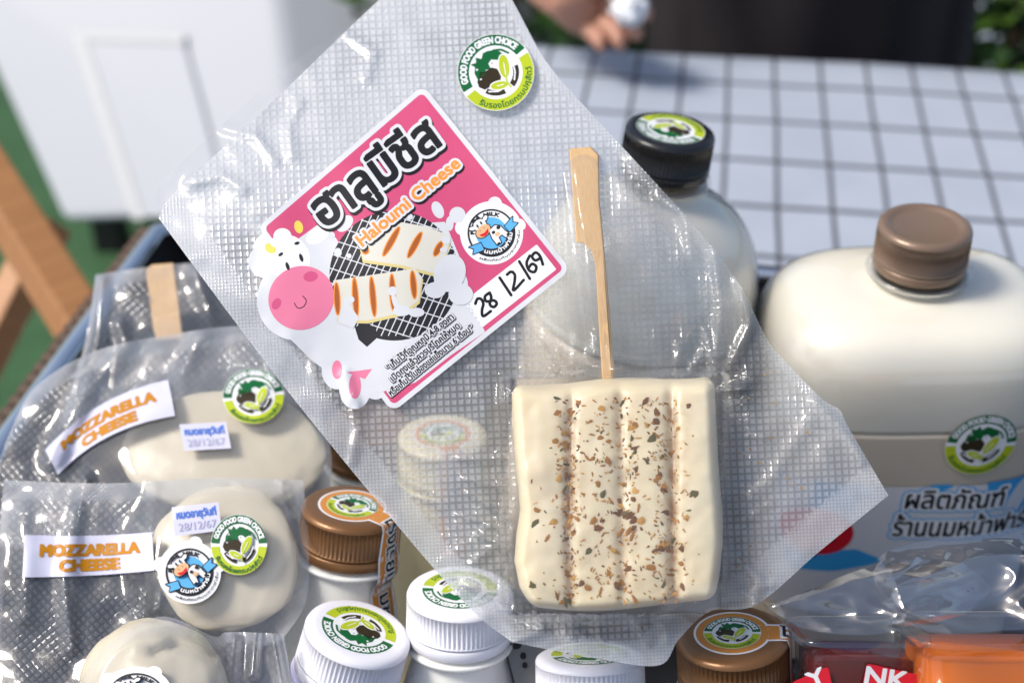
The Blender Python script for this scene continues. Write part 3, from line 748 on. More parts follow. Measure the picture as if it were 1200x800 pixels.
# broad flat bottle with the taupe cap and printed label
bt = thing('large_flat_bottle', 'large flat milk bottle with a taupe cap and a printed blue and white label', 'bottle')
M, ax = frame(1085, 262, .580, (-.02, 0))
cap_parts(bt, M, CAP_TAUPE, 110, dish=True, h=15)
SY, PW = .74, 3.4
FLAT = to_floor(FLAT, M, ax); lp = smooth_prof(FLAT, 2.0); zb_ = FLAT[-1][1]
lathe('body', lp, M, SHELL, bt, n=120, sy=SY, power=PW)
inn = [(r - 1.0, z) for r, z in lp if zb_ + 4 < z < -22.5]
lathe('milk', [(.02, -72)] + [(r, z) for r, z in inn if z < -72] + [(.02, zb_ + 5)], M, MILK_C, bt, n=120, sy=SY, power=PW)
lathe('milk_film', [(r, z) for r, z in inn if z >= -72], M, MILK, bt, n=120, sy=SY, power=PW)
def face_map(x, z, h):
    q = min(.97, abs(x) / 63.2); y = -SY * 63.2 * (1 - q ** PW) ** (1 / PW)
    nrm = Vector((math.copysign(q ** (PW - 1), x), -((1 - q ** PW) ** ((PW - 1) / PW)) / SY, 0)).normalized()
    return M @ Vector((x, y, z)) + (M.to_3x3() @ nrm).normalized() * (h + .0003)
u0, v0 = solve(face_map, 1150, 521, 20, -100); FL = (u0, v0)
cert_sticker(bt, face_map, u0, v0, 15.0, -4, ydown=False, sq=1.05, base=3)
lu, lv = solve(face_map, 1060, 570, 0, -120)
lab_rect = np.array([(-57, lv), (57, lv), (57, lv - 75), (-57, lv - 75)])
lo = print_mesh('printed_label', [A_(lab_rect, PALE, 0, h=1.5),
    A_([np.array([(-42, lv), (-22, lv), (-20, lv - 5), (-27, lv - 8), (-23, lv - 14), (-34, lv - 12), (-42, lv - 18)]), np.array([(6, lv), (14, lv), (10, lv - 2)]), np.array([(30, lv), (57, lv), (57, lv - 34), (44, lv - 28), (40, lv - 16), (33, lv - 12)]), np.array([(-50, lv - 40), (-22, lv - 36), (-10, lv - 42), (-30, lv - 48), (-50, lv - 50)])], CYAN, 1, .8, .6),
    A_([ellipse(44, lv - 12, 4, 12, -15), ellipse(52, lv - 22, 3, 5)], PALE, 2, h=.6), A_([ellipse(-39, lv - 27, 15, 13), ellipse(57, lv - 18, 3, 10)], RED, 2, h=.7), A_([ellipse(-34, lv - 30, 3, 2), ellipse(-42, lv - 40, 4, 2.5)], CHAR, 3, h=.5)], face_map, bt, 3)
t1 = solve(face_map, 1060, 595, 0, -120); t1b = solve(face_map, 1172, 605, 30, -120); t2 = solve(face_map, 1045, 627, 0, -130)
tx = [place_text('ผลิตภัณฑ์', t1[0], t1[1], width=t1b[0] - t1[0], em=14, flip=False, ang=-2), place_text('ร้านนมหน้าฟาร์ม', t2[0], t2[1], width=(t1b[0] - t1[0]) * 1.52, em=14.5, flip=False, ang=-2)]
for t_ in tx: print_mesh('lettering', [A_(t_, CYAN, 3, 2.2, .4), A_(t_, WHITE, 4, 1.5, .35), A_(t_, BLACK, 5, .28, .25)], face_map, lo, 3)

small_bottle('small milk bottle with a bronze cap and an orange strip label down its side', 413, 592, .535, (.12, .26), CAP_BROWN, HDPE, -25, (-33, 'โรงเรียนชุมชน'))
small_bottle('lavender bottle with a white cap, tilted against the orange striped bottle', 421, 737, .500, (.30, .20), CAP_WHITE, LAV, 165)
small_bottle('small milk bottle with a white cap, half under the pouch edge', 539, 690, .508, (.03, .26), CAP_WHITE, HDPE, 175)
small_bottle('white capped bottle directly below the seasoned cheese block', 691, 766, .495, (-.03, .62), CAP_WHITE, LAV, 190)
small_bottle('bronze capped bottle with an orange strip on its cap, beside the clear tubs', 858, 741, .478, (-.10, .24), CAP_BROWN, HDPE, -10, (-8, 'โรงเรียนชุมชน'))
small_bottle('cream coloured bottle with an orange strip seen through the embossed pouch', 519, 508, .600, (.02, .16), CREAM, CREAM, 0, (-75, 'โรงเรียนชุมชน'))
small_bottle('bronze capped milk bottle behind the pouch, beside the mozzarella bags', 432, 494, .615, (.04, .16), CAP_BROWN, HDPE, None)
#small_bottle('lavender bottle behind the pouch, between the cheese block and the flat bottle', 905, 640, .545, (.05, .2), CAP_WHITE, LAV, None)
# ================================================================== pouches
def sstep(a, b, x):
    t = min(1.0, max(0.0, (x - a) / (b - a))); return t * t * (3 - 2 * t)
def seg_dist(px, py, pts):
    best = 1e9
    for (ax, ay), (bx, by) in zip(pts[:-1], pts[1:]):
        dx, dy = bx - ax, by - ay; t = max(0, min(1, ((px - ax) * dx + (py - ay) * dy) / (dx * dx + dy * dy)))
        best = min(best, math.hypot(px - ax - t * dx, py - ay - t * dy))
    return best
def nz2(x, y, s, seed=0.0): return noise.noise(Vector((x / s, y / s, seed)))
def coons(top, right, bottom, left, nu, nv):
    """top and bottom run along u, left and right along v"""
    T, B = spline(top, nu), spline(bottom, nu); L, Rr = spline(left, nv), spline(right, nv)
    u = np.linspace(0, 1, nu)[None, :, None]; v = np.linspace(0, 1, nv)[:, None, None]
    return (1 - v) * T[None] + v * B[None] + (1 - u) * L[:, None] + u * Rr[:, None] - ((1 - u) * (1 - v) * T[0] + u * (1 - v) * T[-1] + (1 - u) * v * B[0] + u * v * B[-1])
def film_sheet(name, G, depth, mat, parent, seal=None, mm=.29, rot=0.0, stretch=None):
    nv, nu = G.shape[:2]; V, F, U, S = [], [], [], []
    ca, sa = math.cos(R(rot)), math.sin(R(rot))
    for j in range(nv):
        for i in range(nu):
            x, y = G[j, i]; V.append(P(x, y, depth(x, y, i / (nu - 1), j / (nv - 1)))); U.append(((x * ca - y * sa) * mm, (x * sa + y * ca) * mm))
            S.append(seal(i / (nu - 1), j / (nv - 1)) if seal else 0.0)
    for j in range(nv - 1):
        for i in range(nu - 1): q = j * nu + i; F.append((q, q + nu, q + nu + 1, q + 1))
    me = pymesh(name, V, F, U)
    at = me.attributes.new('seal', 'FLOAT', 'POINT'); at.data.foreach_set('value', S)
    if stretch:
        at = me.attributes.new('stretch', 'FLOAT', 'POINT'); at.data.foreach_set('value', [stretch(*G[j, i]) for j in range(nv) for i in range(nu)])
    return link(name, me, mat, parent, True)

# ---- the big embossed pouch with the seasoned cheese
CH = (600, 446, 843, 716)                                     # cheese block outline
STICK = [(684, 200), (697, 290), (714, 456)]
RIDGES = [([(262, 150), (300, 160), (322, 190)], .0022, 6), ([(350, 122), (338, 150), (342, 182)], .0026, 7), ([(405, 40), (438, 62), (430, 90)], .0020, 7), ([(225, 215), (258, 205), (285, 222)], .0026, 7),
          ([(405, 440), (420, 500), (412, 540)], .0018, 6), ([(555, 428), (585, 436), (603, 462)], .0030, 5), ([(740, 184), (790, 240), (835, 285)], .0026, 9), ([(770, 232), (800, 250), (812, 300)], .0022, 6), ([(838, 300), (846, 360), (838, 440)], .0030, 7), ([(866, 330), (880, 380), (850, 440)], .0026, 6), ([(850, 640), (890, 680), (880, 712)], .0026, 6),
          ([(602, 462), (612, 478), (606, 500)], .0022, 5), ([(612, 452), (640, 462)], .0016, 4), ([(596, 470), (606, 560), (600, 640), (606, 700)], .0016, 4), ([(606, 716), (640, 736), (600, 752)], .0028, 6), ([(700, 722), (706, 752)], .0022, 5), ([(776, 722), (782, 750)], .0022, 5), ([(955, 470), (985, 500), (1010, 540)], .0022, 6), ([(860, 600), (905, 560), (950, 490)], .0016, 9)]
_r = random.Random(5)
for _k in range(46):                                             # creases pulled out from the vacuum-packed block
    side = _r.choice('llrrttbb'); t = _r.random(); L = _r.uniform(18, 62); a = _r.uniform(-.7, .7)
    if side == 'l': p0, d0 = (CH[0] - 4, CH[1] + t * 270), (-1, a)
    elif side == 'r': p0, d0 = (CH[2] + 4, CH[1] + t * 270), (1, a)
    elif side == 't': p0, d0 = (CH[0] + t * 243, CH[1] - 6), (a, -1)
    else: p0, d0 = (CH[0] + t * 243, CH[3] + 4), (a, 1); L *= .6
    p1 = (p0[0] + d0[0] * L * .5 + _r.uniform(-5, 5), p0[1] + d0[1] * L * .5 + _r.uniform(-5, 5)); p2 = (p0[0] + d0[0] * L, p0[1] + d0[1] * L)
    RIDGES.append(([p0, p1, p2], _r.uniform(.0010, .0026), _r.uniform(2.8, 5.0)))
LABEL_C = (480, 292)
def base_d(px, py):
    d = .480 + .000055 * (400 - py) + .034 * max(0, (330 - py - .15 * (px - 480)) / 330) ** 1.6
    d += .010 * sstep(420, 760, px - py * .45 + 120) * sstep(560, 380, py) * .5
    return d
def calm(px, py): return sstep(110, 230, math.hypot(px - LABEL_C[0], py - LABEL_C[1]))
def wrinkle(px, py, seed=0):
    k = .12 + .88 * min(calm(px, py), sstep(44, 70, math.hypot(px - 581, py - 85)))
    w = nz2(px, py, 120, seed) * .0030 + k * (nz2(px, py, 45, seed + 3) * .0013 + sstep(.3, .6, k) * nz2(px + py * .4, py - px * .5, 22, seed + 5) * .0005)
    for pts, amp, wd in RIDGES:
        if abs(px - pts[1][0]) < 110 and abs(py - pts[1][1]) < 110:
            d = seg_dist(px, py, pts); w -= amp * k * math.exp(-(d / wd) ** 2)
    return w
def cheese_m(px, py, soft=17):
    if soft > 10: soft *= 1 + .55 * nz2(px, py, 38, 17)
    dx = max(CH[0] - px, 0, px - CH[2]); dy = max(CH[1] - py, 0, py - CH[3])
    return sstep(soft, 0, math.hypot(dx, dy))
def D_front(px, py, u=0, v=0):
    m = max(cheese_m(px, py) * .0185, sstep(24, 10, seg_dist(px, py, STICK)) * .0050 * sstep(150, 175, py))
    flat = cheese_m(px, py, 8)
    return base_d(px, py) - m - .0012 + wrinkle(px, py) * (1 - .7 * flat)
def D_back(px, py, u=0, v=0):
    return base_d(px, py) + cheese_m(px, py, 40) * .0045 + .0012 + wrinkle(px, py, 0) * .8 + wrinkle(px + 40, py, 9) * .25
LEFT = [(186, 256), (345, 468), (530, 690), (600, 752)]
BOT = [(600, 752), (700, 771), (772, 779), (796, 748), (832, 716), (886, 708), (960, 646), (1041, 580)]
RIGHT = [(548, -92), (600, 0), (640, 72), (690, 130), (742, 186), (815, 266), (866, 332), (896, 392), (912, 414), (962, 466), (984, 480), (994, 500), (1041, 580)]
TOP = [(186, 256), (204, 226), (300, 138), (440, 4), (548, -92)]
G = coons(LEFT, BOT, RIGHT, TOP, 190, 170)                     # u along the long edges, v across
pouch = thing('vacuum_pouch', 'large clear embossed vacuum pouch with a pink label, holding seasoned cheese on a stick', 'pouch')
def seal_m(u, v):
    a = sstep(.088, .078, v); b = sstep(.945, .955, u); c = sstep(.975, .985, v) * .6
    return max(a, b, c)
FILM_E = film('embossed film', .25, .27, 2.35, 3.0, tint=(.95, .965, .985), gloss=.045, rough=.16, bump=.32, seal_haze=.14, blur=.35, blur_rough=.9)
FILM_F = film('front film', .045, 0, gloss=.035, rough=.06, bump=.15, seal_haze=.08)
CLEAR = [(775, 215), (832, 300), (866, 390), (868, 440)]
def stretch_lit_m(px, py):
    lit_haze = -2.0 * sstep(430, 120, py + .35 * (px - 300))  # extra haze painted in so the upper film looks more brightly lit
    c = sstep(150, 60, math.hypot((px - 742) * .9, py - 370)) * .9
    return lit_haze + max(c, sstep(62, 18, seg_dist(px, py, CLEAR)) * .85, cheese_m(px, py, 9) * .9, sstep(22, 6, seg_dist(px, py, [(606, 470), (610, 700)])) * .5)
film_sheet('back_film', G, D_back, FILM_E, pouch, seal_m, stretch=stretch_lit_m)
TOP_F = [(180, 248), (190, 214), (246, 160), (345, 72), (432, 14), (540, -100)]
Gf = coons([(180, 248)] + LEFT[1:], BOT, [(540, -100)] + RIGHT[1:], TOP_F, 200, 180)
film_sheet('front_film', Gf, D_front, FILM_F, pouch, lambda u, v: seal_m(u, v))

# the printed label, traced in the pouch's own plane
def gridded(f, step=4.0):
    """the film's height read off a fine lattice, always just in front of its wrinkles"""
    raw, low = {}, {}
    def node(i, j):
        if (i, j) not in raw: raw[i, j] = f(i * step, j * step)
        return raw[i, j]
    def lo(i, j):
        if (i, j) not in low: low[i, j] = min(node(i, j), node(i - 1, j), node(i + 1, j), node(i, j - 1), node(i, j + 1))
        return low[i, j]
    def g(x, y):
        x, y = float(x) / step, float(y) / step; i, j = math.floor(x), math.floor(y); u, v = x - i, y - j
        return (lo(i, j) * (1 - u) + lo(i + 1, j) * u) * (1 - v) + (lo(i, j + 1) * (1 - u) + lo(i + 1, j + 1) * u) * v
    return g
_lab = gridded(D_front)
lm = lambda x, y, h: P(x, y, _lab(x, y) - .0003 - h * .5)
LQ = np.array([(318, 268), (494, 117), (652, 314), (462, 466)])
cow_out = [ellipse(338, 302, 24, 27, -30), ellipse(352, 349, 40, 37, -35), ellipse(317, 291, 8, 7), ellipse(350, 266, 6, 9, -20), ellipse(312, 306, 9, 8), ellipse(372, 276, 14, 8, -30), ellipse(331, 277, 10, 9),
           np.array([(330, 370), (400, 330), (470, 440), (440, 456), (404, 436), (372, 412)]), ellipse(395, 433, 6, 11), ellipse(416, 452, 7, 15)]
label = print_mesh('product_label', [A_([LQ] + cow_out, PALE, 0, 12, 1.2), A_(LQ, PINK, 1, 6, 1.0)], lm, pouch, 1)
splash = np.array([(322, 298), (350, 282), (372, 266), (392, 280), (404, 300), (430, 268), (520, 262), (536, 300), (546, 330), (548, 356), (566, 388), (528, 414), (486, 446), (456, 455), (440, 458), (424, 436), (396, 430), (368, 404), (332, 382)])
print_mesh('milk_splash', [A_([splash], PALE, 2, 2, .8), A_([ellipse(513, 246, 6, 10, -25), ellipse(536, 252, 9, 9), ellipse(404, 262, 11, 7, -45), ellipse(388, 276, 4, 4), ellipse(527, 262, 4, 8)], PALE, 2, .5, .5), A_([ellipse(395, 433, 6, 11), ellipse(416, 452, 7, 15), np.array([(406, 436), (436, 432), (428, 444), (416, 440)])], MUZZLE, 3, h=.5)], lm, label, 1)
GC = (462, 323, 76)
disc = lambda X, Y: np.hypot(X - GC[0], Y - GC[1]) - GC[2]
wires = []
for k in range(-9, 10):
    o = k * 8.4; wires.append(stroke([(GC[0] + o - 32, GC[1] + 70), (GC[0] + o + 32, GC[1] - 70)], 0))
for k in range(-5, 6):
    o = k * 17; wires.append(stroke([(GC[0] - 76, GC[1] + o - 26), (GC[0] + 76, GC[1] + o + 22)], 0))
handle = np.array([(417, 384), (428, 377), (440, 386), (440, 396), (430, 405), (421, 397)])
ch1 = np.array([(423, 290), (446, 272), (471, 261), (500, 266), (528, 277), (522, 300), (513, 321), (470, 310), (426, 304)])
ch2 = np.array([(391, 329), (440, 322), (486, 315), (494, 325), (490, 352), (470, 366), (430, 375), (395, 374)])
print_mesh('grill_drawing', [A_([ellipse(GC[0], GC[1], 76, 76, n=70)], CHAR, 3, h=.8), A_(wires, PALE, 4, .62, .4, disc), A_([handle], CHAR, 5, 1, .5)], lm, label, 1)
def marks(segs, w0): return [ellipse((a + c) / 2, (b + d) / 2, math.hypot(c - a, d - b) / 2, w0, math.degrees(math.atan2(d - b, c - a))) for a, b, c, d in segs]
m1 = marks([(468, 266, 449, 300), (494, 272, 478, 302), (518, 283, 509, 300), (431, 291, 426, 297)], 3.6); m2 = marks([(394, 331, 396, 369), (415, 325, 418, 372), (435, 324, 439, 371), (459, 321, 461, 364), (483, 317, 486, 350)], 3.4)
print_mesh('grilled_cheese_drawing', [A_([ch1 + np.array([0, 3])], CHAR_E, 6, 1, .5), A_([ch1], GRILL_C, 7, .5, .5), A_([ch2 + np.array([1, 3])], CHAR_E, 8, 1, .5), A_([ch2], GRILL_C, 9, .5, .5), A_(m1, ORANGE, 8, .8, .4), A_(m1, CHAR_B, 9, -.6, .4), A_(m2, ORANGE, 10, .8, .4), A_(m2, CHAR_B, 11, -.6, .4)], lm, label, 1)
print_mesh('milk_drops', [A_([ellipse(460, 341, 5, 5), ellipse(464, 356, 3, 12, -20), ellipse(410, 351, 5, 4), np.array([(404, 350), (420, 372), (414, 384), (396, 378)]), ellipse(471, 364, 10, 6), ellipse(488, 366, 9, 5), ellipse(480, 254, 3.4, 3.4), ellipse(409, 300, 2.6, 2.6), ellipse(396, 296, 4, 5), ellipse(523, 281, 5, 5), ellipse(520, 293, 4, 3), ellipse(527, 320, 18, 22, 20), ellipse(510, 340, 12, 9), ellipse(540, 345, 14, 12)], PALE, 12, .4, .5)], lm, label, 1)
print_mesh('cow_drawing', [A_(cow_out[:1] + cow_out[4:7], WHITE, 3, .6, .6), A_([ellipse(317, 291, 7, 5.5, 35), ellipse(350, 266, 5, 7.5, -15)], YELLOW, 4, h=.4), A_([ellipse(331, 277, 9, 8), ellipse(323, 284, 6, 5)], WHITE, 5, .5, .5),
    A_([ellipse(353, 349, 39, 37, -30, 60)], MUZZLE, 6, h=.7), A_([ellipse(324, 356, 5, 7, 30), ellipse(364, 324, 8.5, 6, -8)], DPINK, 7, h=.4), A_([ellipse(337, 312, 2.1, 5, -18), ellipse(353, 302, 2.1, 5, -18), ellipse(329, 298, 3.2, 1.8, -35), ellipse(348, 285, 3.2, 1.8, -15)], CHAR, 6, h=.3), A_([stroke(curve_pts([(345, 355), (349, 361), (356, 359), (359, 352), (355, 347)], 18), 0)], CHAR, 7, .55, .3)], lm, label, 1)
tt = place_text('ฮาลูมีชีส', 382, 266, width=168, em=57, ang=-35.5)
sh = [l + np.array([1.5, 3.0]) for l in tt]
print_mesh('title_lettering', [A_(sh, BLACK, 13, 6.0, .5), A_(tt, PALE, 14, 5.6, .5), A_(tt, BLACK, 15, 1.9, .4)], lm, label, 1)
t2 = place_text('Haloumi Cheese', 425, 289, width=149, em=20.5, ang=-39.5); sh = [l + np.array([1.4, 2.2]) for l in t2]
print_mesh('name_lettering', [A_(sh, BLACK, 15, 3.6, .4), A_(t2, PALE, 16, 3.4, .4), A_(t2, ORANGE, 17, .75, .3)], lm, label, 1)
for s_, x, y, w in (('“เก็บไว้ที่อุณหภูมิ 4-8 องศา', 457, 434, 97), ('เปิดถุงแล้วควรบริโภคให้หมด', 461, 447, 101), ('หรือเก็บไว้ในช่องแช่แข็งนาน 6 เดือน”', 459, 464, 124)):
    t3 = place_text(s_, x, y, width=w, em=11.0, ang=-39)
    print_mesh('storage_note', [A_(t3, CHAR, 13, 2.3, .4), A_([l - np.array([.4, .6]) for l in t3], PALE, 14, 1.8, .4), A_(t3, BLACK, 15, .32, .22)], lm, label, 1)
def flat_logo(parent, mapper, cx, cy, r, rot, art, base):
    ca, sa = math.cos(R(rot)), math.sin(R(rot)); fn = lambda x, y: (cx + r * (x * ca - y * sa), cy - r * (x * sa + y * ca))
    return print_mesh('dairy_logo', [affine(i, fn) for g_ in art for i in g_], mapper, parent, base)
flat_logo(label, lm, 576, 273, 37, 35, LOGO, 3)
zb = lambda x, y: (530 + x / 4.71, 230 + y / 4.71)
date = [[(128, 592), (138, 566), (158, 566), (172, 592), (164, 628), (170, 662), (212, 634)], [(206, 532), (180, 552), (188, 580), (232, 574), (246, 594), (228, 612), (206, 596), (216, 560), (206, 532)], [(262, 450), (325, 545)], [(303, 432), (325, 415), (345, 432), (344, 470), (338, 520), (394, 462)], [(370, 360), (428, 455)], [(428, 328), (410, 368), (424, 408), (454, 418), (464, 388), (440, 372), (424, 392)], [(484, 342), (458, 354), (440, 332), (460, 310), (484, 330), (500, 376)]]
box = np.array([zb(70, 585), zb(465, 275), zb(565, 402), zb(165, 715)])
print_mesh('date_panel', [A_([box], WHITE, 2, 1.5, .7)], lm, label, 1)
print_mesh('date_writing', [A_([stroke(curve_pts([zb(*p) for p in s_], 30) if len(s_) > 2 else [zb(*p) for p in s_], 0)], BLACK, 3, 1.7, .4) for s_ in date], lm, label, 1)
cert_sticker(pouch, lm, 581, 85, 45, 36, base=1, sq=1.0)

# ---- seasoned cheese on its stick, inside the pouch
chz = thing('cheese_skewer', 'ridged white cheese block sprinkled with brown herbs on a flat bamboo stick, inside the pouch', 'cheese')
def cheese_mat():
    m, nt, b, out = nodes_of('halloumi')
    tc = N(nt, 'ShaderNodeTexCoord'); at = N(nt, 'ShaderNodeAttribute', attribute_name='stain').outputs['Fac']
    nz = N(nt, 'ShaderNodeTexNoise'); nz.inputs['Scale'].default_value = 38; nz.inputs['Detail'].default_value = 8; nt.links.new(tc.outputs['Object'], nz.inputs[0])
    base = mixcol(nt, nz.outputs[0], (.60, .48, .28), (.82, .73, .53))
    n2 = N(nt, 'ShaderNodeTexNoise'); n2.inputs['Scale'].default_value = 300; n2.inputs['Detail'].default_value = 5; nt.links.new(tc.outputs['Object'], n2.inputs[0])
    f = M_(nt, 'MULTIPLY', at, M_(nt, 'MULTIPLY_ADD', n2.outputs[0], 3.6, -1.05, clamp=True), clamp=True)
    nt.links.new(mixcol(nt, f, base, (.30, .14, .045)), b.inputs['Base Color'])
    b.inputs['Roughness'].default_value = .38; b.inputs['Subsurface Weight'].default_value = .5; b.inputs['Subsurface Radius'].default_value = (.014, .009, .004); b.inputs['Subsurface Scale'].default_value = .7
    bp = N(nt, 'ShaderNodeBump'); bp.inputs['Distance'].default_value = .0012; bp.inputs['Strength'].default_value = .5; nt.links.new(nz.outputs[0], bp.inputs['Height']); nt.links.new(bp.outputs[0], b.inputs['Normal'])
    return m
GROOVES = [(668, 1.0, .0017), (728, .7, .0011), (789, 1.0, .0022)]
def edge_l(y): return float(np.interp(y, [446, 470, 530, 575, 600, 630, 660, 690, 716], [601, 600, 603, 608, 610, 606, 603, 609, 624]))
def edge_r(y): return float(np.interp(y, [446, 480, 560, 600, 640, 680, 700, 716], [836, 838, 842, 846, 847, 842, 838, 828]))
def edge_t(t): return 455 - 10 * t + 2.5 * math.sin(t * 9)
def edge_b(t): return 712 + 6 * math.sin(t * 4 + .4) - 8 * (t - .5) ** 2
CB = .480
def front_z(x, y):
    z = 0.0; s = 0.0
    for gx, k, dp in GROOVES:
        gxx = gx + 4 * nz2(x, y, 70, gx) + (y - 580) * .012
        d = abs(x - gxx); z += dp * math.exp(-(d / 6.5) ** 2)
        s = max(s, k * (.65 + .7 * nz2(x, y, 34, 8)) * (.75 * math.exp(-(d / 4.5) ** 2) + .42 * math.exp(-(d / 19.0) ** 2)))
    for gx in (636, 698, 758, 815): z -= .0006 * math.exp(-((x - gx) / 22) ** 2)
    return z + nz2(x, y, 40, 2) * .0010 + nz2(x, y, 14, 5) * .00025, s * sstep(455, 480, y)
V, F, ST = [], [], []
nu, nv, nd = 110, 110, 14
def block_pt(u, v, w):
    """rounded block: u, v in [-1, 1] across the face, w = -1 front .. 1 back"""
    y0 = .5 + .5 * v; x0 = .5 + .5 * u
    yy = edge_t(x0) * (1 - y0) + edge_b(x0) * y0; xl, xr = edge_l(yy), edge_r(yy); xx = xl + (xr - xl) * x0
    zz = base_d(720, yy) - .0175 + (w + 1) * .5 * .0215
    return xx, yy - (w + 1) * 3.0, zz
ring_n = []
def rp_(t):                                                       # rounded cross profile: centre front -> rim -> centre back
    return None
idx = {}
def add(u, v, w, st):
    x, y, z = block_pt(u, v, w); V.append(P(x, y, z)); ST.append(st); return len(V) - 1
rc = .10
front = [[None] * nu for _ in range(nv)]
for j in range(nv):
    for i in range(nu):
        u, v = -1 + 2 * i / (nu - 1), -1 + 2 * j / (nv - 1)
        eu, ev = max(0, abs(u) - (1 - rc)) / rc, max(0, abs(v) - (1 - rc)) / rc
        e = min(1, math.hypot(eu, ev)); w = -1 + .75 * (1 - math.sqrt(max(0, 1 - e * e)))
        if eu > 0 and ev > 0 and math.hypot(eu, ev) > 1:
            k = 1 / math.hypot(eu, ev); u = math.copysign(1 - rc + rc * eu * k, u); v = math.copysign(1 - rc + rc * ev * k, v)
        x, y, z = block_pt(u, v, w); dz, s_ = front_z(x, y); fade = 1 - e
        V.append(P(x, y, z + dz * (.35 + .65 * fade))); ST.append(s_ * (.3 + .7 * fade)); front[j][i] = len(V) - 1
for j in range(nv - 1):
    for i in range(nu - 1): F.append((front[j][i], front[j + 1][i], front[j + 1][i + 1], front[j][i + 1]))
rim = [(i, 0) for i in range(nu)] + [(nu - 1, j) for j in range(1, nv)] + [(i, nv - 1) for i in range(nu - 2, -1, -1)] + [(0, j) for j in range(nv - 2, 0, -1)]
prev = [front[j][i] for i, j in rim]
for k, (w, sc_) in enumerate(((.2, 1.005), (.7, 1.0), (.93, .975), (1.0, .93))):
    cur = []
    for i, j in rim:
        u, v = -1 + 2 * i / (nu - 1), -1 + 2 * j / (nv - 1)
        eu, ev = max(0, abs(u) - (1 - rc)) / rc, max(0, abs(v) - (1 - rc)) / rc
        if eu > 0 and ev > 0 and math.hypot(eu, ev) > 1:
            q = 1 / math.hypot(eu, ev); u = math.copysign(1 - rc + rc * eu * q, u); v = math.copysign(1 - rc + rc * ev * q, v)
        x, y, z = block_pt(u * sc_, v * sc_, w); V.append(P(x + nz2(x, y, 30, k) * 1.5, y + nz2(y, x, 30, k) * 1.5, z)); ST.append(0); cur.append(len(V) - 1)
    n_ = len(rim)
    for a in range(n_): F.append((prev[a], prev[(a + 1) % n_], cur[(a + 1) % n_], cur[a]))
    prev = cur
F.append(tuple(prev))
me = pymesh('cheese_block', V, F)
bm = bmesh.new(); bm.from_mesh(me); bmesh.ops.recalc_face_normals(bm, faces=bm.faces[:]); bm.to_mesh(me); bm.free()
at = me.attributes.new('stain', 'FLOAT', 'POINT'); at.data.foreach_set('value', ST)
link('cheese_block', me, cheese_mat(), chz, True)
# stick
BAM = wood('bamboo', (.50, .29, .12), (.70, .47, .235), (1.4, .04, 1), 1.3, .55)
so = [(667, 175), (692, 173), (701, 182), (702, 235), (707.5, 293), (716, 390), (720, 470), (707, 470), (702, 390), (697.6, 311), (693, 294), (684, 285), (675, 284), (671.5, 235)]
def flat_stick(name, out, zf, thick, mat, parent):
    bm = bmesh.new()
    a = [bm.verts.new(P(x, y, zf(x, y))) for x, y in out]; c = [bm.verts.new(P(x + .8, y - 1.0, zf(x, y) + thick)) for x, y in out]; n_ = len(out)
    bm.faces.new(a); bm.faces.new(c[::-1])
    for k in range(n_): bm.faces.new((a[k], c[k], c[(k + 1) % n_], a[(k + 1) % n_]))
    bmesh.ops.recalc_face_normals(bm, faces=bm.faces[:])
    bmesh.ops.bevel(bm, geom=bm.edges[:], offset=.0004, segments=2, profile=.6, affect='EDGES')
    uvl = bm.loops.layers.uv.new('UVMap')
    for f in bm.faces:
        for l in f.loops: q = proj(l.vert.co); l[uvl].uv = (q[0] + q[2] * 900, q[1])
    return link(name, bm_mesh(name, bm), mat, parent)
flat_stick('bamboo_stick', so, lambda x, y: base_d(690, y) - .0045, .0026, BAM, chz)
# herbs: the larger flakes one by one, the dust together
rnd = random.Random(11)
HERB = [plain('herb brown', (.33, .145, .03), .7, .3, .4, 400), plain('herb dark', (.15, .062, .02), .7, .3, .4, 400), plain('herb tan', (.50, .26, .06), .7, .3, .4, 400), plain('herb green', (.10, .085, .025), .7, .3, .4, 400)]
def fleck(x, y, L, wd, a):
    dz, _ = front_z(x, y); z0 = base_d(720, y) - .0175 + dz - .0002
    V = []; n_ = 7
    for k in range(n_):
        t = 2 * math.pi * k / n_; r1 = rnd.uniform(.45, 1.25)
        X, Y = math.cos(t) * L * r1, math.sin(t) * wd * r1
        V.append(P(x + X * math.cos(a) - Y * math.sin(a), y + X * math.sin(a) + Y * math.cos(a), z0 + front_z(x + X * math.cos(a), y + X * math.sin(a))[0] - dz))
    V.append(P(x, y, z0 - .00012)); return V, [(k, (k + 1) % n_, n_) for k in range(n_)]
def spot():
    while True:
        y = rnd.uniform(466, 706)
        c = rnd.choices([668, 705, 735, 770, 792, 640, 815], [26, 18, 22, 22, 12, 3, 2])[0]
        x = rnd.gauss(c, 9 if 650 < c < 800 else 16)
        if edge_l(y) + 14 < x < edge_r(y) - 16: return x, y
big = []
for k in range(120):
    x, y = spot(); v, f = fleck(x, y, rnd.uniform(3.8, 8.0), rnd.uniform(2.2, 5.0), rnd.uniform(0, 3.14))
    big.append(link('herb_flake', pymesh('herb_flake', v, f), HERB[rnd.choices([0, 1, 2, 3], [5, 4, 2, 2])[0]], chz))
V, F, MI = [], [], []
for k in range(640):
    x, y = spot(); v, f = fleck(x, y, rnd.uniform(1.2, 4.0), rnd.uniform(.6, 1.7), rnd.uniform(0, 3.14)); o = len(V); V += v; F += [tuple(i + o for i in q) for q in f]; MI += [rnd.choices([0, 1, 2, 3], [5, 2, 4, 1])[0]] * len(f)
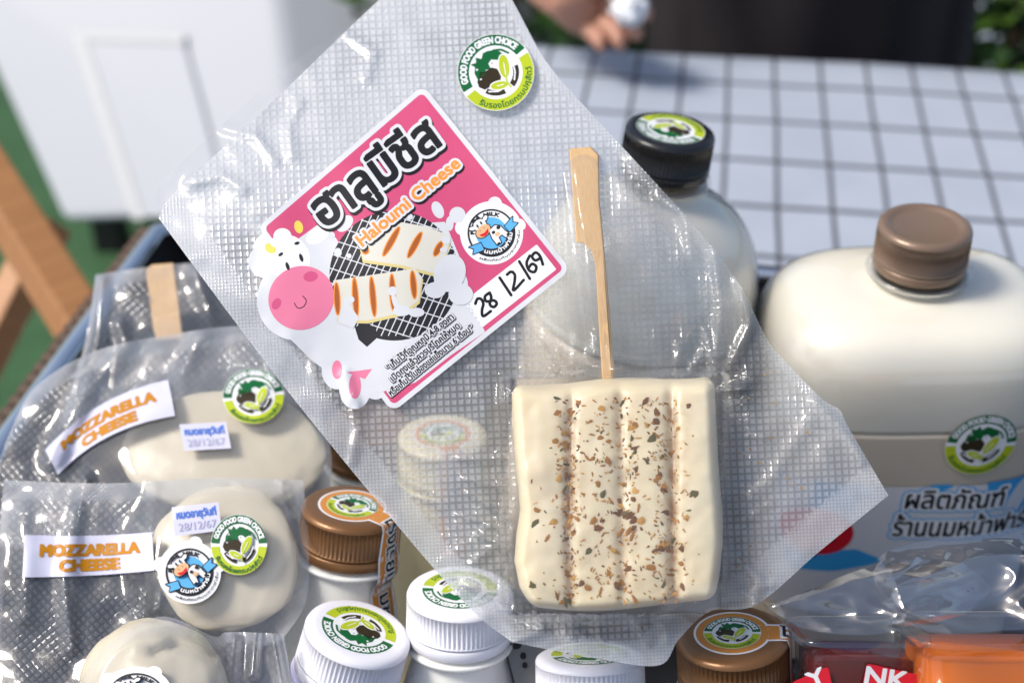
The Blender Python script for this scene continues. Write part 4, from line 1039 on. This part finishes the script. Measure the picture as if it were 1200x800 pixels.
for k in range(26):                                              # a few stray crumbs loose in the pouch
    x, y = rnd.uniform(850, 985), rnd.uniform(430, 690); L = rnd.uniform(1, 2.6); a = rnd.uniform(0, 3); o = len(V)
    if x > 1000 - (y - 400) * .3: continue
    z0 = D_back(x, y) - .0008; V += [P(x + math.cos(a + q) * L, y + math.sin(a + q) * L * .7, z0) for q in (0, 1.6, 3.1, 4.7)]; F.append((o, o + 1, o + 2, o + 3)); MI.append(2)
me = pymesh('herb_dust', V, F); me.polygons.foreach_set('material_index', MI)
link('herb_dust', me, HERB, chz)['kind'] = 'stuff'

# ---- mozzarella bags
FILM_B = film('bag film', .07, .13, 2.2, 40.0, gloss=.035, rough=.16, bump=.35, seal_haze=.10, blur=.6, blur_rough=.8)
FILM_C = film('bag front film', .085, 0, gloss=.06, rough=.06, bump=.15, seal_haze=.10)
CURD = plain('mozzarella', (.56, .50, .38), .36, .5, .06, 40, .2, 90, sss=.25)
def blob(name, cx, cy, zc, rx, ry, rz, mat, parent, seed=0, k=.10, fold=None, slope=0.0):
    bm = bmesh.new(); bmesh.ops.create_icosphere(bm, subdivisions=5, radius=1)
    for v in bm.verts:
        q = v.co.copy(); r = 1 + k * noise.noise(q * 1.4 + Vector((seed, 1, 0))) + k * .3 * noise.noise(q * 4 + Vector((0, seed, 0)))
        x, y = cx + q.x * rx * r, cy + q.y * ry * r; z = zc + q.z * rz * r + slope * (cy - y)
        if fold and q.z < 0:
            for pts, amp, wd in fold: z += amp * math.exp(-(seg_dist(x, y, pts) / wd) ** 2)
        v.co = P(x, y, z)
    bmesh.ops.recalc_face_normals(bm, faces=bm.faces[:])
    return link(name, bm_mesh(name, bm), mat, parent, True)
def bag(label, top, right, bottom, left, d0, slope, ridges, bulge, seed, group='mozzarella bags in the tray', nu=110, nv=90, thick=.010, name='mozzarella_bag', tilt=0.0):
    bt = thing(name, label, 'bag', group)
    def base(px, py): return d0 + slope * (550 - py) + tilt * (px - 200)
    def w(px, py, sd):
        z = nz2(px, py, 90, sd) * .004 + nz2(px, py, 34, sd + 2) * .0016 + nz2(px + .6 * py, py - .5 * px, 16, sd + 4) * .0002
        for pts, amp, wd in ridges:
            d = seg_dist(px, py, pts)
            if d < wd * 3: z -= amp * math.exp(-(d / wd) ** 2)
        return z
    def bm_(px, py):
        cx, cy, rx, ry = bulge; return sstep(1.30, .75, math.hypot((px - cx) / rx, (py - cy) / ry))
    f = lambda px, py, u=0, v=0: base(px, py) - thick * bm_(px, py) - .001 + w(px, py, seed) * (1 - .93 * bm_(px, py))
    bk = lambda px, py, u=0, v=0: base(px, py) + thick * bm_(px, py) + .001 + w(px, py, seed)
    G = coons(top, right, bottom, left, nu, nv)
    sl = lambda u, v: max(sstep(.10, .08, v), sstep(.96, .98, u), sstep(.03, .015, u))
    film_sheet('back_film', G, bk, FILM_B, bt, sl); film_sheet('front_film', G, f, FILM_C, bt, sl)
    g = gridded(f)
    return bt, (lambda x, y, h: P(x, y, g(x, y) - .0005 - h * 8)), base
def bez(p0, p1, p2, t): return ((1 - t) ** 2 * p0[0] + 2 * t * (1 - t) * p1[0] + t * t * p2[0], (1 - t) ** 2 * p0[1] + 2 * t * (1 - t) * p1[1] + t * t * p2[1])
def name_strip(parent, mapper, top3, bot3):
    """paper strip MOZZARELLA / CHEESE between two curves"""
    def sm(s, t, h): a = bez(*top3, s / 100); b = bez(*bot3, s / 100); return mapper(a[0] + (b[0] - a[0]) * t / 40, a[1] + (b[1] - a[1]) * t / 40, h)
    o = print_mesh('name_strip', [A_(np.array([(0, 0), (100, 0), (100, 40), (0, 40)]), LILAC, 0, h=.8)], sm, parent, 1)
    print_mesh('lettering', [A_(place_text('MOZZARELLA', 13, 19.5, width=76, em=15.0), GOLD, 1, 1.0, .3), A_(place_text('CHEESE', 28, 34.5, width=45, em=15.0), GOLD, 1, 1.0, .3)], sm, o, 1)
def price_tag(parent, mapper, q):
    def sm(s, t, h): a = (q[0][0] + (q[1][0] - q[0][0]) * s / 60, q[0][1] + (q[1][1] - q[0][1]) * s / 60); b = (q[3][0] + (q[2][0] - q[3][0]) * s / 60, q[3][1] + (q[2][1] - q[3][1]) * s / 60); return mapper(a[0] + (b[0] - a[0]) * t / 34, a[1] + (b[1] - a[1]) * t / 34, h)
    o = print_mesh('date_tag', [A_(np.array([(0, 0), (60, 0), (60, 34), (0, 34)]), LILAC, 0, h=1.0)], sm, parent, 1)
    print_mesh('lettering', [A_(place_text('หมดอายุวันที่', 5, 14, width=50, em=12), PENBLUE, 1, .5, .35), A_(place_text('28/12/67', 6, 29, width=48, em=13), PENCIL, 1, .1, .35)], sm, o, 1)

bt, bm1, _ = bag('limp cheese bag with a bamboo stick poking up, behind the curved mozzarella strip', [(112, 322), (180, 312), (262, 305), (330, 300)], [(330, 300), (360, 380), (372, 470)], [(70, 500), (200, 490), (372, 470)], [(112, 322), (100, 400), (70, 500)], .60, .00016, [([(120, 330), (115, 400), (100, 460)], .004, 8), ([(230, 320), (250, 380)], .004, 10), ([(140, 380), (160, 440)], .004, 8)], (240, 440, 90, 60), 31, group='cheese bags in the tray', name='cheese_bag')
stk = thing('bamboo_stick', 'flat bamboo stick poking up inside the limp bag by the tray rim', 'stick')
flat_stick('handle', [(171, 318), (177, 311), (203, 309), (213, 388), (214, 397), (184, 399), (180, 388)], lambda x, y: .60 + .00016 * (550 - y) + .0005, .0026, BAM, stk)
bt, m1_, _ = bag('mozzarella bag with a curved name strip, leaning behind the other one', [(6, 520), (40, 455), (110, 412), (200, 392), (275, 382), (330, 385)], [(330, 385), (365, 450), (388, 530), (384, 600)], [(-30, 640), (150, 640), (384, 600)], [(6, 520), (-10, 570), (-30, 640)], .565, .00018, [([(235, 395), (215, 440), (222, 480)], .005, 12), ([(150, 400), (95, 470), (60, 540)], .004, 12), ([(330, 420), (300, 500), (340, 560)], .004, 9), ([(355, 470), (378, 530), (350, 590)], .005, 7), ([(100, 560), (90, 620)], .005, 8)], (262, 530, 140, 82), 12)
name_strip(bt, m1_, ((53, 527), (112, 462), (197, 445)), ((68, 556), (120, 500), (205, 487)))
price_tag(bt, m1_, [(210, 497), (265, 494), (271, 525), (216, 528)])
cert_sticker(bt, m1_, 297, 464, 36, 8, sq=.90, base=2)
tag(blob('mozzarella_ball', 262, 530, .565 + .00018 * 20, 122, 70, .0068, CURD, None, 3, .08, slope=.00018), 'flattened mozzarella inside the bag with the curved name strip', 'cheese', 'mozzarella cheeses')
bt, m2_, _ = bag('mozzarella bag with a straight name strip and a blue cow sticker', [(4, 562), (120, 566), (250, 560), (355, 562)], [(355, 562), (362, 640), (358, 705), (330, 750)], [(-10, 800), (120, 800), (240, 775), (330, 750)], [(4, 562), (-4, 680), (-10, 800)], .540, .00014, [([(88, 600), (75, 680), (85, 760)], .0028, 9), ([(180, 570), (184, 640), (170, 720)], .0028, 8), ([(330, 570), (345, 640), (300, 720)], .004, 7), ([(192, 680), (186, 712)], .005, 5), ([(350, 690), (300, 720), (230, 735)], .004, 6), ([(30, 600), (26, 720)], .003, 14)], (266, 655, 100, 100), 22)
name_strip(bt, m2_, ((29, 626), (105, 630), (178, 623)), ((26, 676), (105, 676), (181, 668)))
price_tag(bt, m2_, [(201, 594), (256, 588), (260, 621), (205, 628)])
cert_sticker(bt, m2_, 280, 638, 33, 0, sq=1.08, base=2)
logo_sticker(bt, m2_, 222, 670, 37, 30, base=2)
tag(blob('mozzarella_ball', 266, 655, .540 - .00014 * 105, 86, 86, .0068, CURD, None, 8, .08, slope=.00014), 'flattened mozzarella inside the bag with the cow sticker', 'cheese', 'mozzarella cheeses')
bt, m3_, b3 = bag('wrapped mozzarella ball with a black and white cow sticker, in a tight clear bag', [(92, 800), (130, 752), (190, 722), (250, 745), (268, 740), (332, 742)], [(332, 742), (340, 790), (345, 850)], [(70, 900), (200, 900), (345, 850)], [(92, 800), (80, 850), (70, 900)], .515, .00012, [([(275, 750), (272, 800)], .005, 6), ([(300, 742), (296, 790)], .006, 6), ([(320, 745), (330, 800)], .005, 5)], (182, 812, 86, 84), 41, thick=.016)
fold = [([(180, 765), (205, 756), (250, 770)], .0030, 5), ([(160, 752), (190, 745)], -.0015, 12)]
tag(blob('mozzarella_ball', 182, 812, b3(182, 812) + .004, 88, 86, .020, CURD, None, 15, .10, fold, .00012), 'whole mozzarella ball in the tight clear bag, below the straight name strip', 'cheese', 'mozzarella cheeses')
logo_sticker(bt, m3_, 160, 812, 42, 10, art=LOGO_BW, sq=.75, base=2)

# ================================================================== clear tubs, shiny film and the grey card
RED_L = plain('red drink', (.30, .012, .012), .06, .5, .15, 30, trans=.75); ORA_L = plain('orange drink', (.78, .17, .008), .06, .5, .25, 25, trans=.3)
TUB = film('tub plastic', .03, 0, gloss=.07, rough=.04, bump=.05, seal_haze=0)
def tub(label, px, py, zc, hw, hd, h, liquid, lvl):
    t_ = thing('clear_tub', label, 'tub', 'clear tubs of drink')
    M, ax = frame(px, py, zc, (0, .62)); k = hd / hw; h = (M.translation.z - .0135) / ax.z * 1000 - 14
    pr = [(hw - 1.5, -1.2), (hw + 1.6, -.4), (hw + 2.2, 0), (hw + 2.4, -1.0), (hw + 2.2, -2.4), (hw - .2, -3.2), (hw - 1, -6), (hw - 4, -h + 4), (hw - 7, -h), (.02, -h)]
    lathe('tub_wall', pr, M, TUB, t_, n=80, sy=k, power=5, sq0=(-4, .01))
    lathe('drink', [(.02, lvl)] + [(r - 1.2, z) for r, z in [(np.interp(z, [-h, -6], [hw - 6, hw - 1]), z) for z in np.linspace(lvl, -h + 2, 8)]] + [(.02, -h + 2)], M, liquid, t_, n=80, sy=k, power=5, sq0=(-4, .01))
    return t_, M, ax
tA, MA, _ = tub('clear tub of dark red drink with red labels, beside the bronze cap', 1003, 736, .478, 20, 16, 70, RED_L, -8)
tB, MB_, _ = tub('clear tub of orange drink under the crumpled film', 1166, 734, .466, 29, 20, 70, ORA_L, -7)
def tub_label(parent, M, hd, quad, word, ang):
    nrm = (M.to_3x3() @ Vector((0, -1, .1))).normalized()
    face = lambda x, z, h: M @ Vector((x, -hd - .2 - z * .03, z)) + nrm * h
    sv = {}
    def fm(x, y, h):
        u, v = sv.setdefault((round(x, 2), round(y, 2)), None) or (0, 0)
        return face(x, y, h)
    c = [solve(face, qx, qy, 0, -20) for qx, qy in quad]
    o = print_mesh('red_label', [A_([np.array(c)], RED, 0, .8, .4)], face, parent, 8)
    s0 = solve(face, word[1], word[2], 0, -20); s1 = solve(face, word[1] + word[3], word[2] + word[3] * math.tan(R(ang)), 0, -20)
    w_ = math.hypot(s1[0] - s0[0], s1[1] - s0[1]); a_ = math.degrees(math.atan2(s1[1] - s0[1], s1[0] - s0[0]))
    print_mesh('lettering', [A_(place_text(word[0], s0[0], s0[1], width=w_, em=word[4] * w_ / word[3], ang=a_, flip=False), WHITE, 1, .30, .15)], face, o, 9)
tub_label(tA, MA, 16, [(1018, 780), (1072, 792), (1066, 850), (1006, 836)], ('NK', 1013, 800, 48, 29), 8)
tub_label(tA, MA, 16, [(932, 800), (968, 784), (980, 840), (940, 850)], ('Y', 950, 804, 18, 22), -24)
FILM_S = film('shiny film', .02, 0, gloss=.20, rough=.02, bump=.05, seal_haze=0)
def shiny(name, label, top, right, bottom, left, d0, seed, amp):
    o_ = thing(name, label, 'film', 'crumpled film over the tubs')
    def dep(px, py, u, v):
        e = min(1, 6 * min(u, 1 - u, v, 1 - v) + .25)
        rg = lambda x_, y_, s_, k_: 1 - abs(nz2(x_, y_, s_, k_)) * 2.2
        z = d0 + .00026 * (700 - py) + amp * e * (.55 * nz2(px * .5, py, 70, seed) - .42 * rg(px * .55 + py * .5, py * 1.5 - px * .12, 95, seed + 7) - .09 * rg(px * .9 - py * .4, py * 1.6 + px * .3, 44, seed + 3))
        return z
    film_sheet('sheet', coons(top, right, bottom, left, 170, 70), dep, FILM_S, o_)
shiny('crumpled_film', 'shiny crumpled clear film lying over the dark red tub', [(888, 690), (905, 706), (955, 688), (1005, 668), (1070, 655), (1130, 660)], [(1130, 660), (1160, 690), (1130, 720)], [(905, 716), (950, 738), (1030, 742), (1130, 720)], [(888, 690), (892, 705), (905, 716)], .452, 3, .015)
shiny('crumpled_film', 'shiny clear film bag folded over the orange tub, against the flat bottle', [(1022, 672), (1036, 648), (1090, 632), (1150, 624), (1260, 606)], [(1260, 606), (1270, 670), (1260, 735)], [(1045, 722), (1100, 742), (1180, 738), (1260, 735)], [(1022, 672), (1030, 700), (1045, 722)], .440, 11, .015)
card = print_mesh('grey_card', [A_([np.array([(590, 742), (640, 742), (640, 830), (612, 830)])], plain('ink card grey', (.16, .165, .16), .5), 0, 1, 2.0)], lambda x, y, h: P(x, y, .512 - h), None, 0)
tag(card, 'dark grey printed card wedged between two white capped bottles', 'card')
print_mesh('lettering', [A_([ellipse(606, 756, 5, 3.5, -25), ellipse(613, 768, 3, 3.6), ellipse(615, 779, 2.6, 3)], BLACK, 0, .5, .4)], lambda x, y, h: P(x, y, .5115 - h), card, 0)
